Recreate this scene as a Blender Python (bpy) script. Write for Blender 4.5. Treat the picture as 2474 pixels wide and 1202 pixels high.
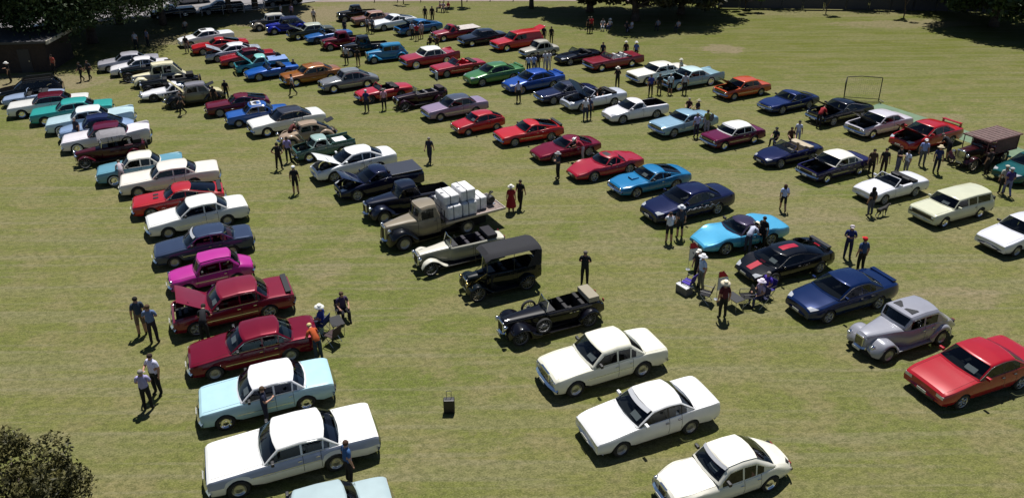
import bpy, bmesh, math, random
import numpy as np
from mathutils import Vector, Matrix, Euler
random.seed(7); rnd = random.Random(11)
R_ = math.radians
scene = bpy.context.scene
for o in list(bpy.data.objects): bpy.data.objects.remove(o)
COL = scene.collection

# ---------------------------------------------------------------- camera
cam_data = bpy.data.cameras.new('camera'); cam = bpy.data.objects.new('camera', cam_data); COL.objects.link(cam)
PITCH, ROLL, HEIGHT = 0.4153554, -0.0076888, 18.6544
cam_data.sensor_width = 36; cam_data.lens = 36*1845.91/2474; cam_data.shift_y = -(601-429.44)/2474
cam_data.clip_start = .5; cam_data.clip_end = 2500
fw = Vector((0, math.cos(PITCH), -math.sin(PITCH))); up = Vector((0, math.sin(PITCH), math.cos(PITCH))); rt = Vector((1, 0, 0))
r2 = math.cos(ROLL)*rt+math.sin(ROLL)*up; u2 = -math.sin(ROLL)*rt+math.cos(ROLL)*up
cam.matrix_world = Matrix(((r2.x, u2.x, -fw.x, 0), (r2.y, u2.y, -fw.y, 0), (r2.z, u2.z, -fw.z, HEIGHT), (0, 0, 0, 1)))
scene.camera = cam
# ---------------------------------------------------------------- light
SUN_EL, SUN_AZ = R_(68), R_(9)          # azimuth measured from +Y towards +X
world = bpy.data.worlds.new('World'); scene.world = world; world.use_nodes = True
wn = world.node_tree.nodes; wl = world.node_tree.links
sky = wn.new('ShaderNodeTexSky'); sky.sky_type = 'NISHITA'; sky.sun_disc = False
sky.sun_elevation = SUN_EL; sky.sun_rotation = SUN_AZ; sky.air_density = .75; sky.dust_density = .05; sky.ozone_density = 1.5; sky.altitude = 200
wl.new(sky.outputs[0], wn['Background'].inputs[0]); wn['Background'].inputs[1].default_value = .05
sl = bpy.data.lights.new('sun', 'SUN'); sl.energy = 5.0; sl.angle = R_(.53); sl.color = (1, .965, .91)
sun = bpy.data.objects.new('sun', sl); COL.objects.link(sun)
sdir = Vector((math.sin(SUN_AZ)*math.cos(SUN_EL), math.cos(SUN_AZ)*math.cos(SUN_EL), math.sin(SUN_EL)))
sun.rotation_euler = sdir.to_track_quat('Z', 'Y').to_euler(); sun.location = (0, 40, 60)
scene.view_settings.view_transform = 'Standard'; scene.view_settings.look = 'None'
scene.view_settings.exposure = .36; scene.view_settings.gamma = 1; scene.view_settings.use_curve_mapping = False
scene.cycles.max_bounces = 6; scene.cycles.transparent_max_bounces = 12

# ---------------------------------------------------------------- materials
def hexc(h):
    h = h.lstrip('#'); v = [int(h[i:i+2], 16)/255 for i in (0, 2, 4)]
    return tuple(x/12.92 if x <= .04045 else ((x+.055)/1.055)**2.4 for x in v)
MATS = {}
def mat(name, col, rough=.6, metal=0, coat=0, spec=.5, noise=0, nscale=20, bump=0, flake=0):
    if name in MATS: return MATS[name]
    m = bpy.data.materials.new(name); m.use_nodes = True; n = m.node_tree.nodes; l = m.node_tree.links
    b = n['Principled BSDF']; c = hexc(col) if isinstance(col, str) else col
    b.inputs['Base Color'].default_value = (*c, 1); b.inputs['Roughness'].default_value = rough
    b.inputs['Metallic'].default_value = metal; b.inputs['Specular IOR Level'].default_value = spec
    b.inputs['Coat Weight'].default_value = coat; b.inputs['Coat Roughness'].default_value = .04
    if noise:
        tc = n.new('ShaderNodeTexCoord'); nz = n.new('ShaderNodeTexNoise'); nz.inputs['Scale'].default_value = nscale; nz.inputs['Detail'].default_value = 5
        l.new(tc.outputs['Object'], nz.inputs['Vector'])
        mp = n.new('ShaderNodeMapRange'); mp.inputs[1].default_value = .3; mp.inputs[2].default_value = .7; mp.inputs[3].default_value = 1-noise; mp.inputs[4].default_value = 1+noise
        l.new(nz.outputs['Fac'], mp.inputs[0])
        mx = n.new('ShaderNodeVectorMath'); mx.operation = 'SCALE'; mx.inputs[0].default_value = c; l.new(mp.outputs[0], mx.inputs['Scale']); l.new(mx.outputs[0], b.inputs['Base Color'])
        if bump:
            bp = n.new('ShaderNodeBump'); bp.inputs['Strength'].default_value = bump; bp.inputs['Distance'].default_value = .02
            l.new(nz.outputs['Fac'], bp.inputs['Height']); l.new(bp.outputs[0], b.inputs['Normal'])
    MATS[name] = m; return m
def paint(col, metal=0.0):
    k = 'paint_%s_%d' % (col.strip('#'), metal*10)
    if k in MATS: return MATS[k]
    c0 = hexc(col); lum = .3*c0[0]+.6*c0[1]+.1*c0[2]; k0 = .68+.32*max(0, min(1, (lum-.32)/.3)); c0 = tuple(x*k0 for x in c0)
    m = mat(k, c0, .34 if metal else .36, metal*.3, .85, .3 if lum > .08 else .08)
    n = m.node_tree.nodes; l = m.node_tree.links; b = n['Principled BSDF']
    tc = n.new('ShaderNodeTexCoord'); nz = n.new('ShaderNodeTexNoise'); nz.inputs['Scale'].default_value = 2.2; nz.inputs['Detail'].default_value = 6
    l.new(tc.outputs['Object'], nz.inputs['Vector'])
    mp = n.new('ShaderNodeMapRange'); mp.inputs[1].default_value = .25; mp.inputs[2].default_value = .75; mp.inputs[3].default_value = .93; mp.inputs[4].default_value = 1.05
    l.new(nz.outputs['Fac'], mp.inputs[0]); mx = n.new('ShaderNodeVectorMath'); mx.operation = 'SCALE'
    mx.inputs[0].default_value = c0; l.new(mp.outputs[0], mx.inputs['Scale']); l.new(mx.outputs[0], b.inputs['Base Color'])
    mr = n.new('ShaderNodeMapRange'); mr.inputs[3].default_value = .0; mr.inputs[4].default_value = .07; l.new(nz.outputs['Fac'], mr.inputs[0]); l.new(mr.outputs[0], b.inputs['Coat Roughness'])
    return m
M_chrome = mat('chrome', (.72, .73, .75), .12, 1)
M_alloy = mat('alloy', (.42, .43, .45), .32, .9)
M_rubber = mat('tyre_rubber', (.018, .018, .019), .85, noise=.2, nscale=9)
M_white = mat('whitewall', (.6, .6, .57), .6)
M_black = mat('black_trim', (.012, .012, .014), .45)
M_under = mat('underbody', (.008, .008, .009), .9)
M_eng = mat('engine_bay', (.03, .03, .032), .6, .3, noise=.8, nscale=14)
M_gap = mat('panel_gap', (.01, .01, .01), .9)
M_lens = mat('lamp_lens', (.55, .57, .6), .08, .3, 1)
M_amber = mat('amber_lens', (.5, .16, .02), .2, 0, 1)
M_red = mat('tail_lens', (.22, .01, .012), .15, 0, 1)
M_card = mat('paper', (.75, .75, .73), .8)
M_shade = mat('sunshade_foil', (.5, .51, .54), .45, .2)
M_brass = mat('brass', (.45, .32, .1), .22, 1)
M_grey = mat('grey_trim', (.12, .12, .125), .6)
M_plate = mat('number_plate', (.5, .5, .45), .5)
def glass():
    m = bpy.data.materials.new('window_glass'); m.use_nodes = True; n = m.node_tree.nodes; l = m.node_tree.links
    n.remove(n['Principled BSDF']); o = n['Material Output']
    t = n.new('ShaderNodeBsdfTransparent'); t.inputs[0].default_value = (.30, .33, .34, 1)
    g = n.new('ShaderNodeBsdfGlossy'); g.inputs['Roughness'].default_value = .03; g.inputs['Color'].default_value = (.85, .9, 1, 1)
    f = n.new('ShaderNodeFresnel'); ge = n.new('ShaderNodeNewGeometry'); mr = n.new('ShaderNodeMapRange'); mr.inputs[3].default_value = 1.5; mr.inputs[4].default_value = 1/1.5; l.new(ge.outputs['Backfacing'], mr.inputs[0]); l.new(mr.outputs[0], f.inputs[0])
    x = n.new('ShaderNodeMixShader'); l.new(f.outputs[0], x.inputs[0]); l.new(t.outputs[0], x.inputs[1]); l.new(g.outputs[0], x.inputs[2]); l.new(x.outputs[0], o.inputs[0])
    return m
M_glass = glass()

# ---------------------------------------------------------------- mesh helpers
def link(name, me, parent=None, m=None, smooth=None):
    if m is not None and not len(me.materials): me.materials.append(m)
    if smooth is not None: me.polygons.foreach_set('use_smooth', [smooth]*len(me.polygons))
    o = bpy.data.objects.new(name, me); COL.objects.link(o)
    if parent is not None: o.parent = parent
    return o
def pydata(name, vs, fs, parent=None, m=None, smooth=False):
    me = bpy.data.meshes.new(name); me.from_pydata([tuple(v) for v in vs], [], fs); me.update()
    return link(name, me, parent, m, smooth)
def box_vf(x0, x1, y0, y1, z0, z1):
    v = [(x0, y0, z0), (x1, y0, z0), (x1, y1, z0), (x0, y1, z0), (x0, y0, z1), (x1, y0, z1), (x1, y1, z1), (x0, y1, z1)]
    f = [(0, 3, 2, 1), (4, 5, 6, 7), (0, 1, 5, 4), (1, 2, 6, 5), (2, 3, 7, 6), (3, 0, 4, 7)]
    return v, f
class MB:
    def __init__(s): s.v = []; s.f = []
    def add(s, v, f):
        k = len(s.v); s.v += [tuple(p) for p in v]; s.f += [tuple(i+k for i in q) for q in f]; return s
    def box(s, *a): return s.add(*box_vf(*a))
    def bar(s, p, q, r, r2=None, n=6):
        p = Vector(p); q = Vector(q); d = (q-p)
        if d.length < 1e-6: return s
        a = d.orthogonal().normalized(); b = d.normalized().cross(a); r2 = r if r2 is None else r2
        v = []
        for c, rr in ((p, r), (q, r2)):
            for i in range(n):
                t = 2*math.pi*i/n; v.append(c+rr*(math.cos(t)*a+math.sin(t)*b))
        f = [(i, (i+1) % n, n+(i+1) % n, n+i) for i in range(n)]+[tuple(range(n-1, -1, -1)), tuple(range(n, 2*n))]
        return s.add(v, f)
    def tube(s, pts, r, n=6):
        for a, b in zip(pts, pts[1:]): s.bar(a, b, r, r, n)
        return s
    def lathe(s, prof, c, axis='y', n=16):      # prof: (radius, offset along axis)
        v = []
        for (r, h) in prof:
            for i in range(n):
                t = 2*math.pi*i/n
                if axis == 'y': v.append((c[0]+r*math.cos(t), c[1]+h, c[2]+r*math.sin(t)))
                elif axis == 'x': v.append((c[0]+h, c[1]+r*math.cos(t), c[2]+r*math.sin(t)))
                else: v.append((c[0]+r*math.cos(t), c[1]+r*math.sin(t), c[2]+h))
        f = []
        for k in range(len(prof)-1):
            for i in range(n): f.append((k*n+i, k*n+(i+1) % n, (k+1)*n+(i+1) % n, (k+1)*n+i))
        return s.add(v, f)
    def mesh(s, name, m=None, smooth=False):
        me = bpy.data.meshes.new(name); me.from_pydata(s.v, [], s.f); me.update()
        if m: me.materials.append(m)
        me.polygons.foreach_set('use_smooth', [smooth]*len(me.polygons)); return me
    def build(s, name, parent=None, m=None, smooth=False): return link(name, s.mesh(name, m, smooth), parent)
def bevelled(me, w=.02, seg=2):
    bm = bmesh.new(); bm.from_mesh(me)
    bmesh.ops.bevel(bm, geom=[e for e in bm.edges], offset=w, segments=seg, affect='EDGES', profile=.6)
    bm.to_mesh(me); bm.free(); return me
def auto_smooth(me, ang=35):
    me.polygons.foreach_set('use_smooth', [True]*len(me.polygons))
    bm = bmesh.new(); bm.from_mesh(me)
    for e in bm.edges:
        if len(e.link_faces) == 2 and e.calc_face_angle(0) > R_(ang): e.smooth = False
    bm.to_mesh(me); bm.free()
def thing(name, loc, rz, label, cat, group=None, scale=1):
    o = bpy.data.objects.new(name, None); COL.objects.link(o); o.location = loc; o.rotation_euler = (0, 0, rz); o.scale = (scale,)*3
    o.empty_display_size = .3; o['label'] = label; o['category'] = cat
    if group: o['group'] = group
    return o
def tag(o, label, cat, group=None):
    o['label'] = label; o['category'] = cat
    if group: o['group'] = group
    return o
def structure(o): o['kind'] = 'structure'; return o
def curve(keys):
    ks = sorted(keys); xs = [k[0] for k in ks]; ys = [k[1] for k in ks]; n = len(xs)
    d = [(ys[i+1]-ys[i])/max(1e-6, xs[i+1]-xs[i]) for i in range(n-1)]
    m = [0.0]*n
    for i in range(n):
        if n == 1: break
        if i == 0: m[i] = d[0]
        elif i == n-1: m[i] = d[-1]
        else: m[i] = 0 if d[i-1]*d[i] <= 0 else 2*d[i-1]*d[i]/(d[i-1]+d[i])
    def f(x):
        if x <= xs[0]: return ys[0]
        if x >= xs[-1]: return ys[-1]
        i = 0
        while x > xs[i+1]: i += 1
        h = xs[i+1]-xs[i]; t = (x-xs[i])/h
        return (2*t**3-3*t*t+1)*ys[i]+(t**3-2*t*t+t)*h*m[i]+(-2*t**3+3*t*t)*ys[i+1]+(t**3-t*t)*h*m[i+1]
    return f

# ---------------------------------------------------------------- positions in metres
TRUCK = (-4.28, 35.06, -2.615, 0.95)
BUSTRUCK = (29.06, 44.02, -2.703, 0.95)
BARE = [(20.54, 72.97, 2.2, 2.0, 0.8), (14.8, 40.49, 2.5, 1.2, 0.35), (-26.38, 89.6, 9, 7, 0.7), (-17.73, 92.86, 8, 5, 0.45), (43.31, 83.18, 9, 2.2, 0.6), (37.14, 89.59, 12, 3, 0.35), (-29.6, 80.34, 5, 3, 0.5), (-41.63, 63.23, 8, 3, 0.6), (-34.64, 78.65, 6, 3, 0.5), (30.22, 52.5, 3, 1.5, 0.3), (-9.07, 31.66, 1.5, 1.0, 0.3), (19.43, 28.74, 3, 1.0, 0.35), (5.64, 35.22, 2.5, 1.5, 0.2), (15.96, 36.97, 3, 1.2, 0.3)]
ROAD = [(-83.99, 71.15), (-57.66, 81.65), (-55.78, 82.95), (-43.81, 89.55), (-37.92, 91.91), (-31.14, 94.12), (-25.15, 98.89), (-18.38, 102.92), (-21.1, 119.49), (-59.94, 121.35), (-83.84, 109.77), (-112.06, 97.72)]
PATH = [(-25.02, 98.34), (-12.35, 98.38), (13.93, 97.33), (24.18, 96.38), (24.88, 99.39), (3.59, 100.84), (-18.09, 101.15), (-25.15, 98.89)]
KERB = [(-57.41, 81.25), (-55.53, 82.55), (-43.61, 89.09), (-37.74, 91.43), (-30.99, 93.61), (-25.02, 98.34)]
FENCE_A = [(-51.87, 80.88), (-42.9, 87.5), (-29.75, 92.82)]
FENCE_B = [(-17.27, 97.76), (0.33, 97.87)]
FENCE_C = [(24.95, 92.22), (37.2, 91.02), (49.75, 89.59), (62.75, 87.25)]
PITCHSTRIP = [(26.52, 54.55), (28.31, 55.99), (31.13, 50.8), (33.48, 46.09), (35.68, 40.98), (33.9, 39.85), (31.83, 45.13), (29.38, 49.66)]
TREES = [((-42.8, 77.31, 10.5, 8.8, 3.5, 70000, 0.19, 'dark', 'huge dark green tree over the hut and road at the top left', 1), {'trunk_r': 0.45}), ((-46.91, 72.33, 10, 6, 5.2, 15300, 0.297, 'dark', 'dark tree directly behind the hut at the far left', 2), {'trunk_r': 0.35}), ((-39.04, 85.64, 11, 6.6, 4.6, 20400, 0.297, 'dark', 'dark tree right of the huge one at the road edge', 3), {'trunk_r': 0.35}), ((-31.29, 94.12, 12, 7.0, 6.0, 18700, 0.338, 'dark', 'tree with a bare trunk seen between parked four wheel drives', 4), {'trunk_r': 0.34}), ((-33.65, 91.75, 12, 5.0, 6.8, 11900, 0.338, 'dark', 'tree whose shade falls behind the white sedan with sunroof', 14), {'trunk_r': 0.3}), ((-26.78, 93.95, 6, 2.4, 2.2, 3600, 0.22, 'dark', 'small leafy tree right of the dark four wheel drive on the road', 5), {'trunk_r': 0.16}), ((-13.44, 96.53, 4.2, 1.0, 2.4, 700, 0.13, 'fresh', 'small sapling with tiny round shadow at the top, left of centre', 6), {'trunk_r': 0.05, 'group': 'saplings'}), ((-6.01, 94.68, 4.5, 1.7, 2.4, 1800, 0.165, 'fresh', 'small sapling shading the far seated group', 7), {'trunk_r': 0.07, 'group': 'saplings'}), ((2.52, 93.33, 11, 3.0, 3.0, 11050, 0.297, 'pine', 'slim pine with a feathery round shadow at top centre', 8), {'trunk_r': 0.26}), ((9.41, 91.1, 13, 5.2, 2.2, 22100, 0.338, 'pine', 'left tree of the dark pine clump at top centre', 9), {'trunk_r': 0.4}), ((14.04, 85.91, 12, 5.6, 2.6, 25500, 0.297, 'pine', 'middle reddish tree of the dark pine clump at top centre', 10), {'trunk_r': 0.4}), ((19.87, 89.29, 13, 6.6, 2.0, 23800, 0.338, 'pine', 'right tree of the dark pine clump at top centre', 11), {'trunk_r': 0.4}), ((27.81, 90.89, 3.8, 1.9, 1.6, 900, 0.28, 'fresh', 'small spiky young palm like tree on the lawn edge', 12), {'trunk_r': 0.07, 'group': 'saplings'}), ((36.55, 88.67, 4.4, 1.1, 2.6, 900, 0.14, 'fresh', 'sapling with small shadow near the top right fence', 13), {'trunk_r': 0.05, 'group': 'saplings'}), ((44.38, 86.13, 4.6, 1.3, 2.6, 900, 0.14, 'fresh', 'sapling with branching shadow near the top right', 15), {'trunk_r': 0.06, 'group': 'saplings'}), ((51.94, 81.66, 13, 7.0, 3.0, 23800, 0.338, 'dark', 'big dark tree at the upper right corner, nearer one', 16), {'trunk_r': 0.45}), ((55.33, 76.63, 13, 7.5, 3.0, 18700, 0.338, 'dark', 'big dark tree just beyond the right edge', 17), {'trunk_r': 0.45}), ((53.47, 93.9, 13, 8.0, 2.0, 17000, 0.378, 'dark', 'dark tree behind the fence at the top right', 18), {'trunk_r': 0.4}), ((45.37, 97.43, 11, 7.0, 1.6, 14000, 0.28, 'dark', 'dark tree mass behind the fence right of the saplings', 20), {'trunk_r': 0.4}), ((32.95, 99.63, 11, 6.5, 2.0, 12000, 0.28, 'pine', 'dark tree behind the left end of the top right fence', 21), {'trunk_r': 0.4}), ((-44.21, 86.25, 10.5, 6.0, 4.4, 20000, 0.22, 'dark', 'dark tree between the huge one and the road', 22), {'trunk_r': 0.35}), ((-13.25, 14.66, 4.9, 1.95, 1.2, 26000, 0.065, 'bush', 'brownish green bushy tree crown at the bottom left corner', 19), {'trunk_r': 0.16, 'clump': 0.13, 'flatk': 0.9})]
HUT = (-46.46, 68.57, 0.1)
NETF = (27.15, 56.64, -0.12)
SUITCASE = (-2.3, 21.63, 1.6)
FLAGS = [(8.31, 31.4, 1.9, 'red and white flag with dark round emblem standing left of the folding chairs'), (9.01, 28.81, 1.9, 'red and white flag right behind the person in maroon shirt')]
CHAIRS = [(7.91, 29.58, 2.4, '3a2a88', 'purple folding chair left of the man in the big white hat'), (8.49, 28.62, 2.6, '15151c', 'empty black folding chair beside the man in the big white hat'), (10.77, 28.26, 3.5, '1a1c3a', 'dark blue folding chair holding the person with the large white hat'), (11.27, 28.95, 3.66, '2c2470', 'purple blue folding chair right beside the black supercar'), (10.17, 28.37, 3.2, '101014', 'empty black folding chair between the maroon shirted person and the seated pair'), (-7.27, 27.49, 5.2, '17151f', 'dark folding chair of the person in plum shirt'), (-7.94, 26.54, 2.8, '1e2c5e', 'blue folding chair behind the crimson sedan'), (-7.32, 25.79, 2.6, '3a2c2c', 'brown folding chair with pale frame behind the burgundy sedan')]
COOLERS = [(7.7, 29.38, 0.6, 'grey cool box under the purple folding chair'), (-8.2, 26.6, 0.6, 'pale box between the crimson sedan boot and the blue chair', '9fb4b4')]
TABLES = [(9.6, 28.15, 0.5, 'low black folding table beside the person in maroon shirt'), (-7.33, 26.59, 0.5, 'small black folding table behind the burgundy sedan')]
DOG = (19.89, 36.8, 0.45)
SIGN = (-6.39, 63.28, 3.6, 'small pale blue display sign on the grass at the nose of the red sixties convertible')
BOARD = (13.77, 49.68, 1.15, 0.8, 'dark round board held by the person in the yellow green top')

# ---------------------------------------------------------------- ground
def N(nt, t, **k):
    n = nt.nodes.new(t)
    for a, v in k.items(): setattr(n, a, v)
    return n
def ground_material():
    m = bpy.data.materials.new('mown_grass'); m.use_nodes = True; nt = m.node_tree; l = nt.links; b = nt.nodes['Principled BSDF']
    geo = N(nt, 'ShaderNodeNewGeometry')
    def noise(sc, det=4, stretch=None, rough=.55):
        n = N(nt, 'ShaderNodeTexNoise'); n.inputs['Scale'].default_value = sc; n.inputs['Detail'].default_value = det; n.inputs['Roughness'].default_value = rough
        if stretch:
            mp = N(nt, 'ShaderNodeMapping'); mp.inputs['Scale'].default_value = stretch[0]; mp.inputs['Rotation'].default_value = (0, 0, stretch[1]); l.new(geo.outputs['Position'], mp.inputs[0]); l.new(mp.outputs[0], n.inputs['Vector'])
        else: l.new(geo.outputs['Position'], n.inputs['Vector'])
        return n.outputs['Fac']
    def rng(x, a, b_, c=0, d=1):
        r = N(nt, 'ShaderNodeMapRange'); r.interpolation_type = 'SMOOTHSTEP'; l.new(x, r.inputs[0])
        for i, v in zip((1, 2, 3, 4), (a, b_, c, d)): r.inputs[i].default_value = v
        return r.outputs[0]
    def mix(f, a, c):
        x = N(nt, 'ShaderNodeMix', data_type='RGBA')
        if isinstance(f, float): x.inputs[0].default_value = f
        else: l.new(f, x.inputs[0])
        for i, v in ((6, a), (7, c)):
            if isinstance(v, tuple): x.inputs[i].default_value = (*v, 1)
            else: l.new(v, x.inputs[i])
        return x.outputs[2]
    def mth(op, a, c):
        x = N(nt, 'ShaderNodeMath', operation=op)
        for i, v in ((0, a), (1, c)):
            if isinstance(v, (float, int)): x.inputs[i].default_value = v
            else: l.new(v, x.inputs[i])
        return x.outputs[0]
    green = (.112, .136, .028); dry = (.200, .172, .082); olive = (.152, .154, .046); bare = (.27, .20, .155)
    sep = N(nt, 'ShaderNodeSeparateXYZ'); l.new(geo.outputs['Position'], sep.inputs[0]); X, Y = sep.outputs[0], sep.outputs[1]
    big = noise(.07, 5, ((1, 1.6, 1), .3)); mid = noise(.45, 6, ((1, 1.5, 1), -.35)); fine = noise(3.2, 7, ((1, 1.7, 1), -.5), .8); vf = noise(15, 3, ((1, 1.4, 1), -.5), .8)
    c = mix(rng(big, .38, .62), olive, green)
    c = mix(rng(mid, .46, .64, 0, .8), c, dry); c = mix(rng(noise(1.6, 5, ((1, 1.5, 1), .4)), .56, .66, 0, .4), c, (.215, .18, .10)); c = mix(rng(noise(1.1, 5), .58, .70, 0, .3), c, (.10, .13, .03))
    # lusher turf away to the right, also darkened in colour for vignetting, drier in the display area
    lush = mth('MULTIPLY', rng(X, 4, 30), rng(Y, 52, 74)); c = mix(mth('MULTIPLY', lush, rng(mid, .75, .35, .35, .9)), c, (.094, .112, .006))
    c = mix(mth('MULTIPLY', rng(noise(.16, 4, ((1, 2.5, 1), .1)), .52, .66, 0, .55), 1.0), c, dry)
    # mowing and wheel streaks
    str_ = noise(.55, 4, ((.10, 1.5, 1), .12)); c = mix(rng(str_, .47, .62, 0, .6), c, (.185, .172, .085))
    str2 = noise(1.2, 3, ((.07, 2.2, 1), -.42)); c = mix(rng(str2, .5, .64, 0, .5), c, (.20, .182, .11))
    def blob(cx, cy, rx, ry, soft=.5):
        dx = mth('DIVIDE', mth('SUBTRACT', X, cx), rx); dy = mth('DIVIDE', mth('SUBTRACT', Y, cy), ry)
        r = mth('ADD', mth('MULTIPLY', dx, dx), mth('MULTIPLY', dy, dy)); r = mth('ADD', r, mth('MULTIPLY', mth('SUBTRACT', noise(.9, 5), .5), 2.2)); return rng(r, 1, soft)
    for (cx, cy, rx, ry, f) in BARE:
        c = mix(mth('MULTIPLY', blob(cx, cy, rx, ry), f), c, bare)
    far = rng(Y, 96, 102); c = mix(far, c, (.19, .145, .115))
    c = mix(rng(Y, 40, 85, 0, .42), c, mix(.4, (.070, .080, .004), c))  # far turf darker and yellower; vignette darkening painted into the colour
    c = mix(rng(fine, .60, .38, 0, .85), c, mix(.75, c, (.055, .062, .02)))
    c = mix(rng(vf, .5, .7, 0, .55), c, (.27, .25, .125))
    c = mix(rng(vf, .5, .32, 0, .6), c, (.05, .06, .018))
    l.new(c, b.inputs['Base Color']); b.inputs['Roughness'].default_value = .95; b.inputs['Specular IOR Level'].default_value = .1
    bp = N(nt, 'ShaderNodeBump'); bp.inputs['Strength'].default_value = .55; bp.inputs['Distance'].default_value = .05
    l.new(mth('ADD', fine, mth('MULTIPLY', vf, .6)), bp.inputs['Height']); l.new(bp.outputs[0], b.inputs['Normal'])
    return m
def flat(name, pts, z, m, kind='structure', th=0):
    o = pydata(name, [(x, y, z) for x, y in pts], [tuple(range(len(pts)))], None, m)
    if kind: o['kind'] = kind
    return o
gx = [-500, -150, -60, -20, 20, 60, 150, 500]; gy = [-150, -20, 10, 40, 80, 120, 260, 700]
gv = [(x, y, 0) for y in gy for x in gx]; gf = [(j*8+i, j*8+i+1, j*8+i+9, j*8+i+8) for j in range(7) for i in range(7)]
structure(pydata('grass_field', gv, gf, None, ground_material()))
flat('road', ROAD, .004, mat('asphalt', (.20, .19, .195), .9, noise=.12, nscale=3))
flat('footpath', PATH, .008, mat('footpath_pink', (.22, .165, .155), .9, noise=.15, nscale=2))
flat('synthetic_pitch_strip', PITCHSTRIP, .006, mat('synthetic_turf', (.115, .175, .11), .95, noise=.12, nscale=1.5, bump=.3))
# kerb along the road
def strip(name, pts, w, h, m, z=0, kind='structure'):
    b = MB()
    for (x0, y0), (x1, y1) in zip(pts, pts[1:]):
        d = Vector((x1-x0, y1-y0, 0)).normalized(); n = Vector((-d.y, d.x, 0))*w/2
        P_ = [(x0-n.x, y0-n.y), (x1-n.x, y1-n.y), (x1+n.x, y1+n.y), (x0+n.x, y0+n.y)]
        b.add([(x, y, z) for x, y in P_]+[(x, y, z+h) for x, y in P_], [(0, 3, 2, 1), (4, 5, 6, 7), (0, 1, 5, 4), (1, 2, 6, 5), (2, 3, 7, 6), (3, 0, 4, 7)])
    o = b.build(name, None, m)
    if kind: o['kind'] = kind
    return o
strip('kerb', KERB, .18, .12, mat('concrete', (.36, .34, .32), .9, noise=.1, nscale=4))
# fences
def fence(pts, h, sp, rails, label, col, rail_h=None, panel=0, postw=.05, group='fences along the field'):
    L_ = 0; t = thing('fence', (pts[0][0], pts[0][1], 0), 0, label, 'fence', group); ox, oy = pts[0]
    me = MB().box(-postw, postw, -postw, postw, 0, h).mesh('post', col)
    for (x0, y0), (x1, y1) in zip(pts, pts[1:]):
        d = Vector((x1-x0, y1-y0, 0)); n = max(1, round(d.length/sp)); 
        for i in range(n+1):
            o = link('post', me, t); o.location = (x0-ox+d.x*i/n, y0-oy+d.y*i/n, 0)
        for r in rails:
            MB().bar((x0-ox, y0-oy, h*r), (x1-ox, y1-oy, h*r), .03 if not panel else .05, None, 4).build('rail', t, col)
        if panel:
            for i in range(n):
                a = Vector((x0-ox, y0-oy, 0))+d*(i+.04)/n; b = Vector((x0-ox, y0-oy, 0))+d*(i+.96)/n; nn = Vector((-d.y, d.x, 0)).normalized()*.015
                MB().add([a-nn+Vector((0, 0, .08)), b-nn+Vector((0, 0, .08)), b+nn+Vector((0, 0, .08)), a+nn+Vector((0, 0, .08)), a-nn+Vector((0, 0, h*.93)), b-nn+Vector((0, 0, h*.93)), b+nn+Vector((0, 0, h*.93)), a+nn+Vector((0, 0, h*.93))], [(0, 3, 2, 1), (4, 5, 6, 7), (0, 1, 5, 4), (1, 2, 6, 5), (2, 3, 7, 6), (3, 0, 4, 7)]).build('panel', t, col)
    return t
fence(FENCE_A, 1.1, 2.4, (.98, .5), 'low pale rail fence between the road and the field at the top left', mat('galvanised', (.4, .4, .42), .5, .5))
fence(FENCE_B, 1.0, 3.0, (.97,), 'thin post and rail fence along the pinkish path at the top centre', mat('fence_timber', (.2, .14, .12), .8))
fence(FENCE_C, 2.0, 2.5, (.98, .1), 'dark panel fence along the top right boundary', mat('dark_steel', (.035, .037, .05), .6), panel=1)

# ---------------------------------------------------------------- trees
def leaf_mat(name, c1, c2):
    m = bpy.data.materials.new(name); m.use_nodes = True; nt = m.node_tree; l = nt.links; b = nt.nodes['Principled BSDF']
    n = N(nt, 'ShaderNodeTexNoise'); n.inputs['Scale'].default_value = 1.7; n.inputs['Detail'].default_value = 5; g = N(nt, 'ShaderNodeNewGeometry'); l.new(g.outputs['Position'], n.inputs['Vector'])
    r = N(nt, 'ShaderNodeValToRGB'); r.color_ramp.elements[0].position = .38; r.color_ramp.elements[1].position = .64; r.color_ramp.elements[0].color = (*c1, 1); r.color_ramp.elements[1].color = (*c2, 1)
    l.new(n.outputs['Fac'], r.inputs[0]); l.new(r.outputs[0], b.inputs['Base Color']); b.inputs['Roughness'].default_value = .6; b.inputs['Specular IOR Level'].default_value = .3
    return m
M_bark = mat('bark', (.075, .055, .045), .95, noise=.4, nscale=6, bump=.6)
LM = dict(dark=leaf_mat('leaves_dark', (.018, .035, .012), (.045, .075, .022)), olive=leaf_mat('leaves_olive', (.05, .045, .014), (.11, .105, .03)), pine=leaf_mat('leaves_pine', (.02, .028, .012), (.06, .05, .028)), fresh=leaf_mat('leaves_fresh', (.05, .085, .015), (.11, .15, .04)), bush=leaf_mat('leaves_bush', (.035, .035, .012), (.115, .105, .030)))
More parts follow.
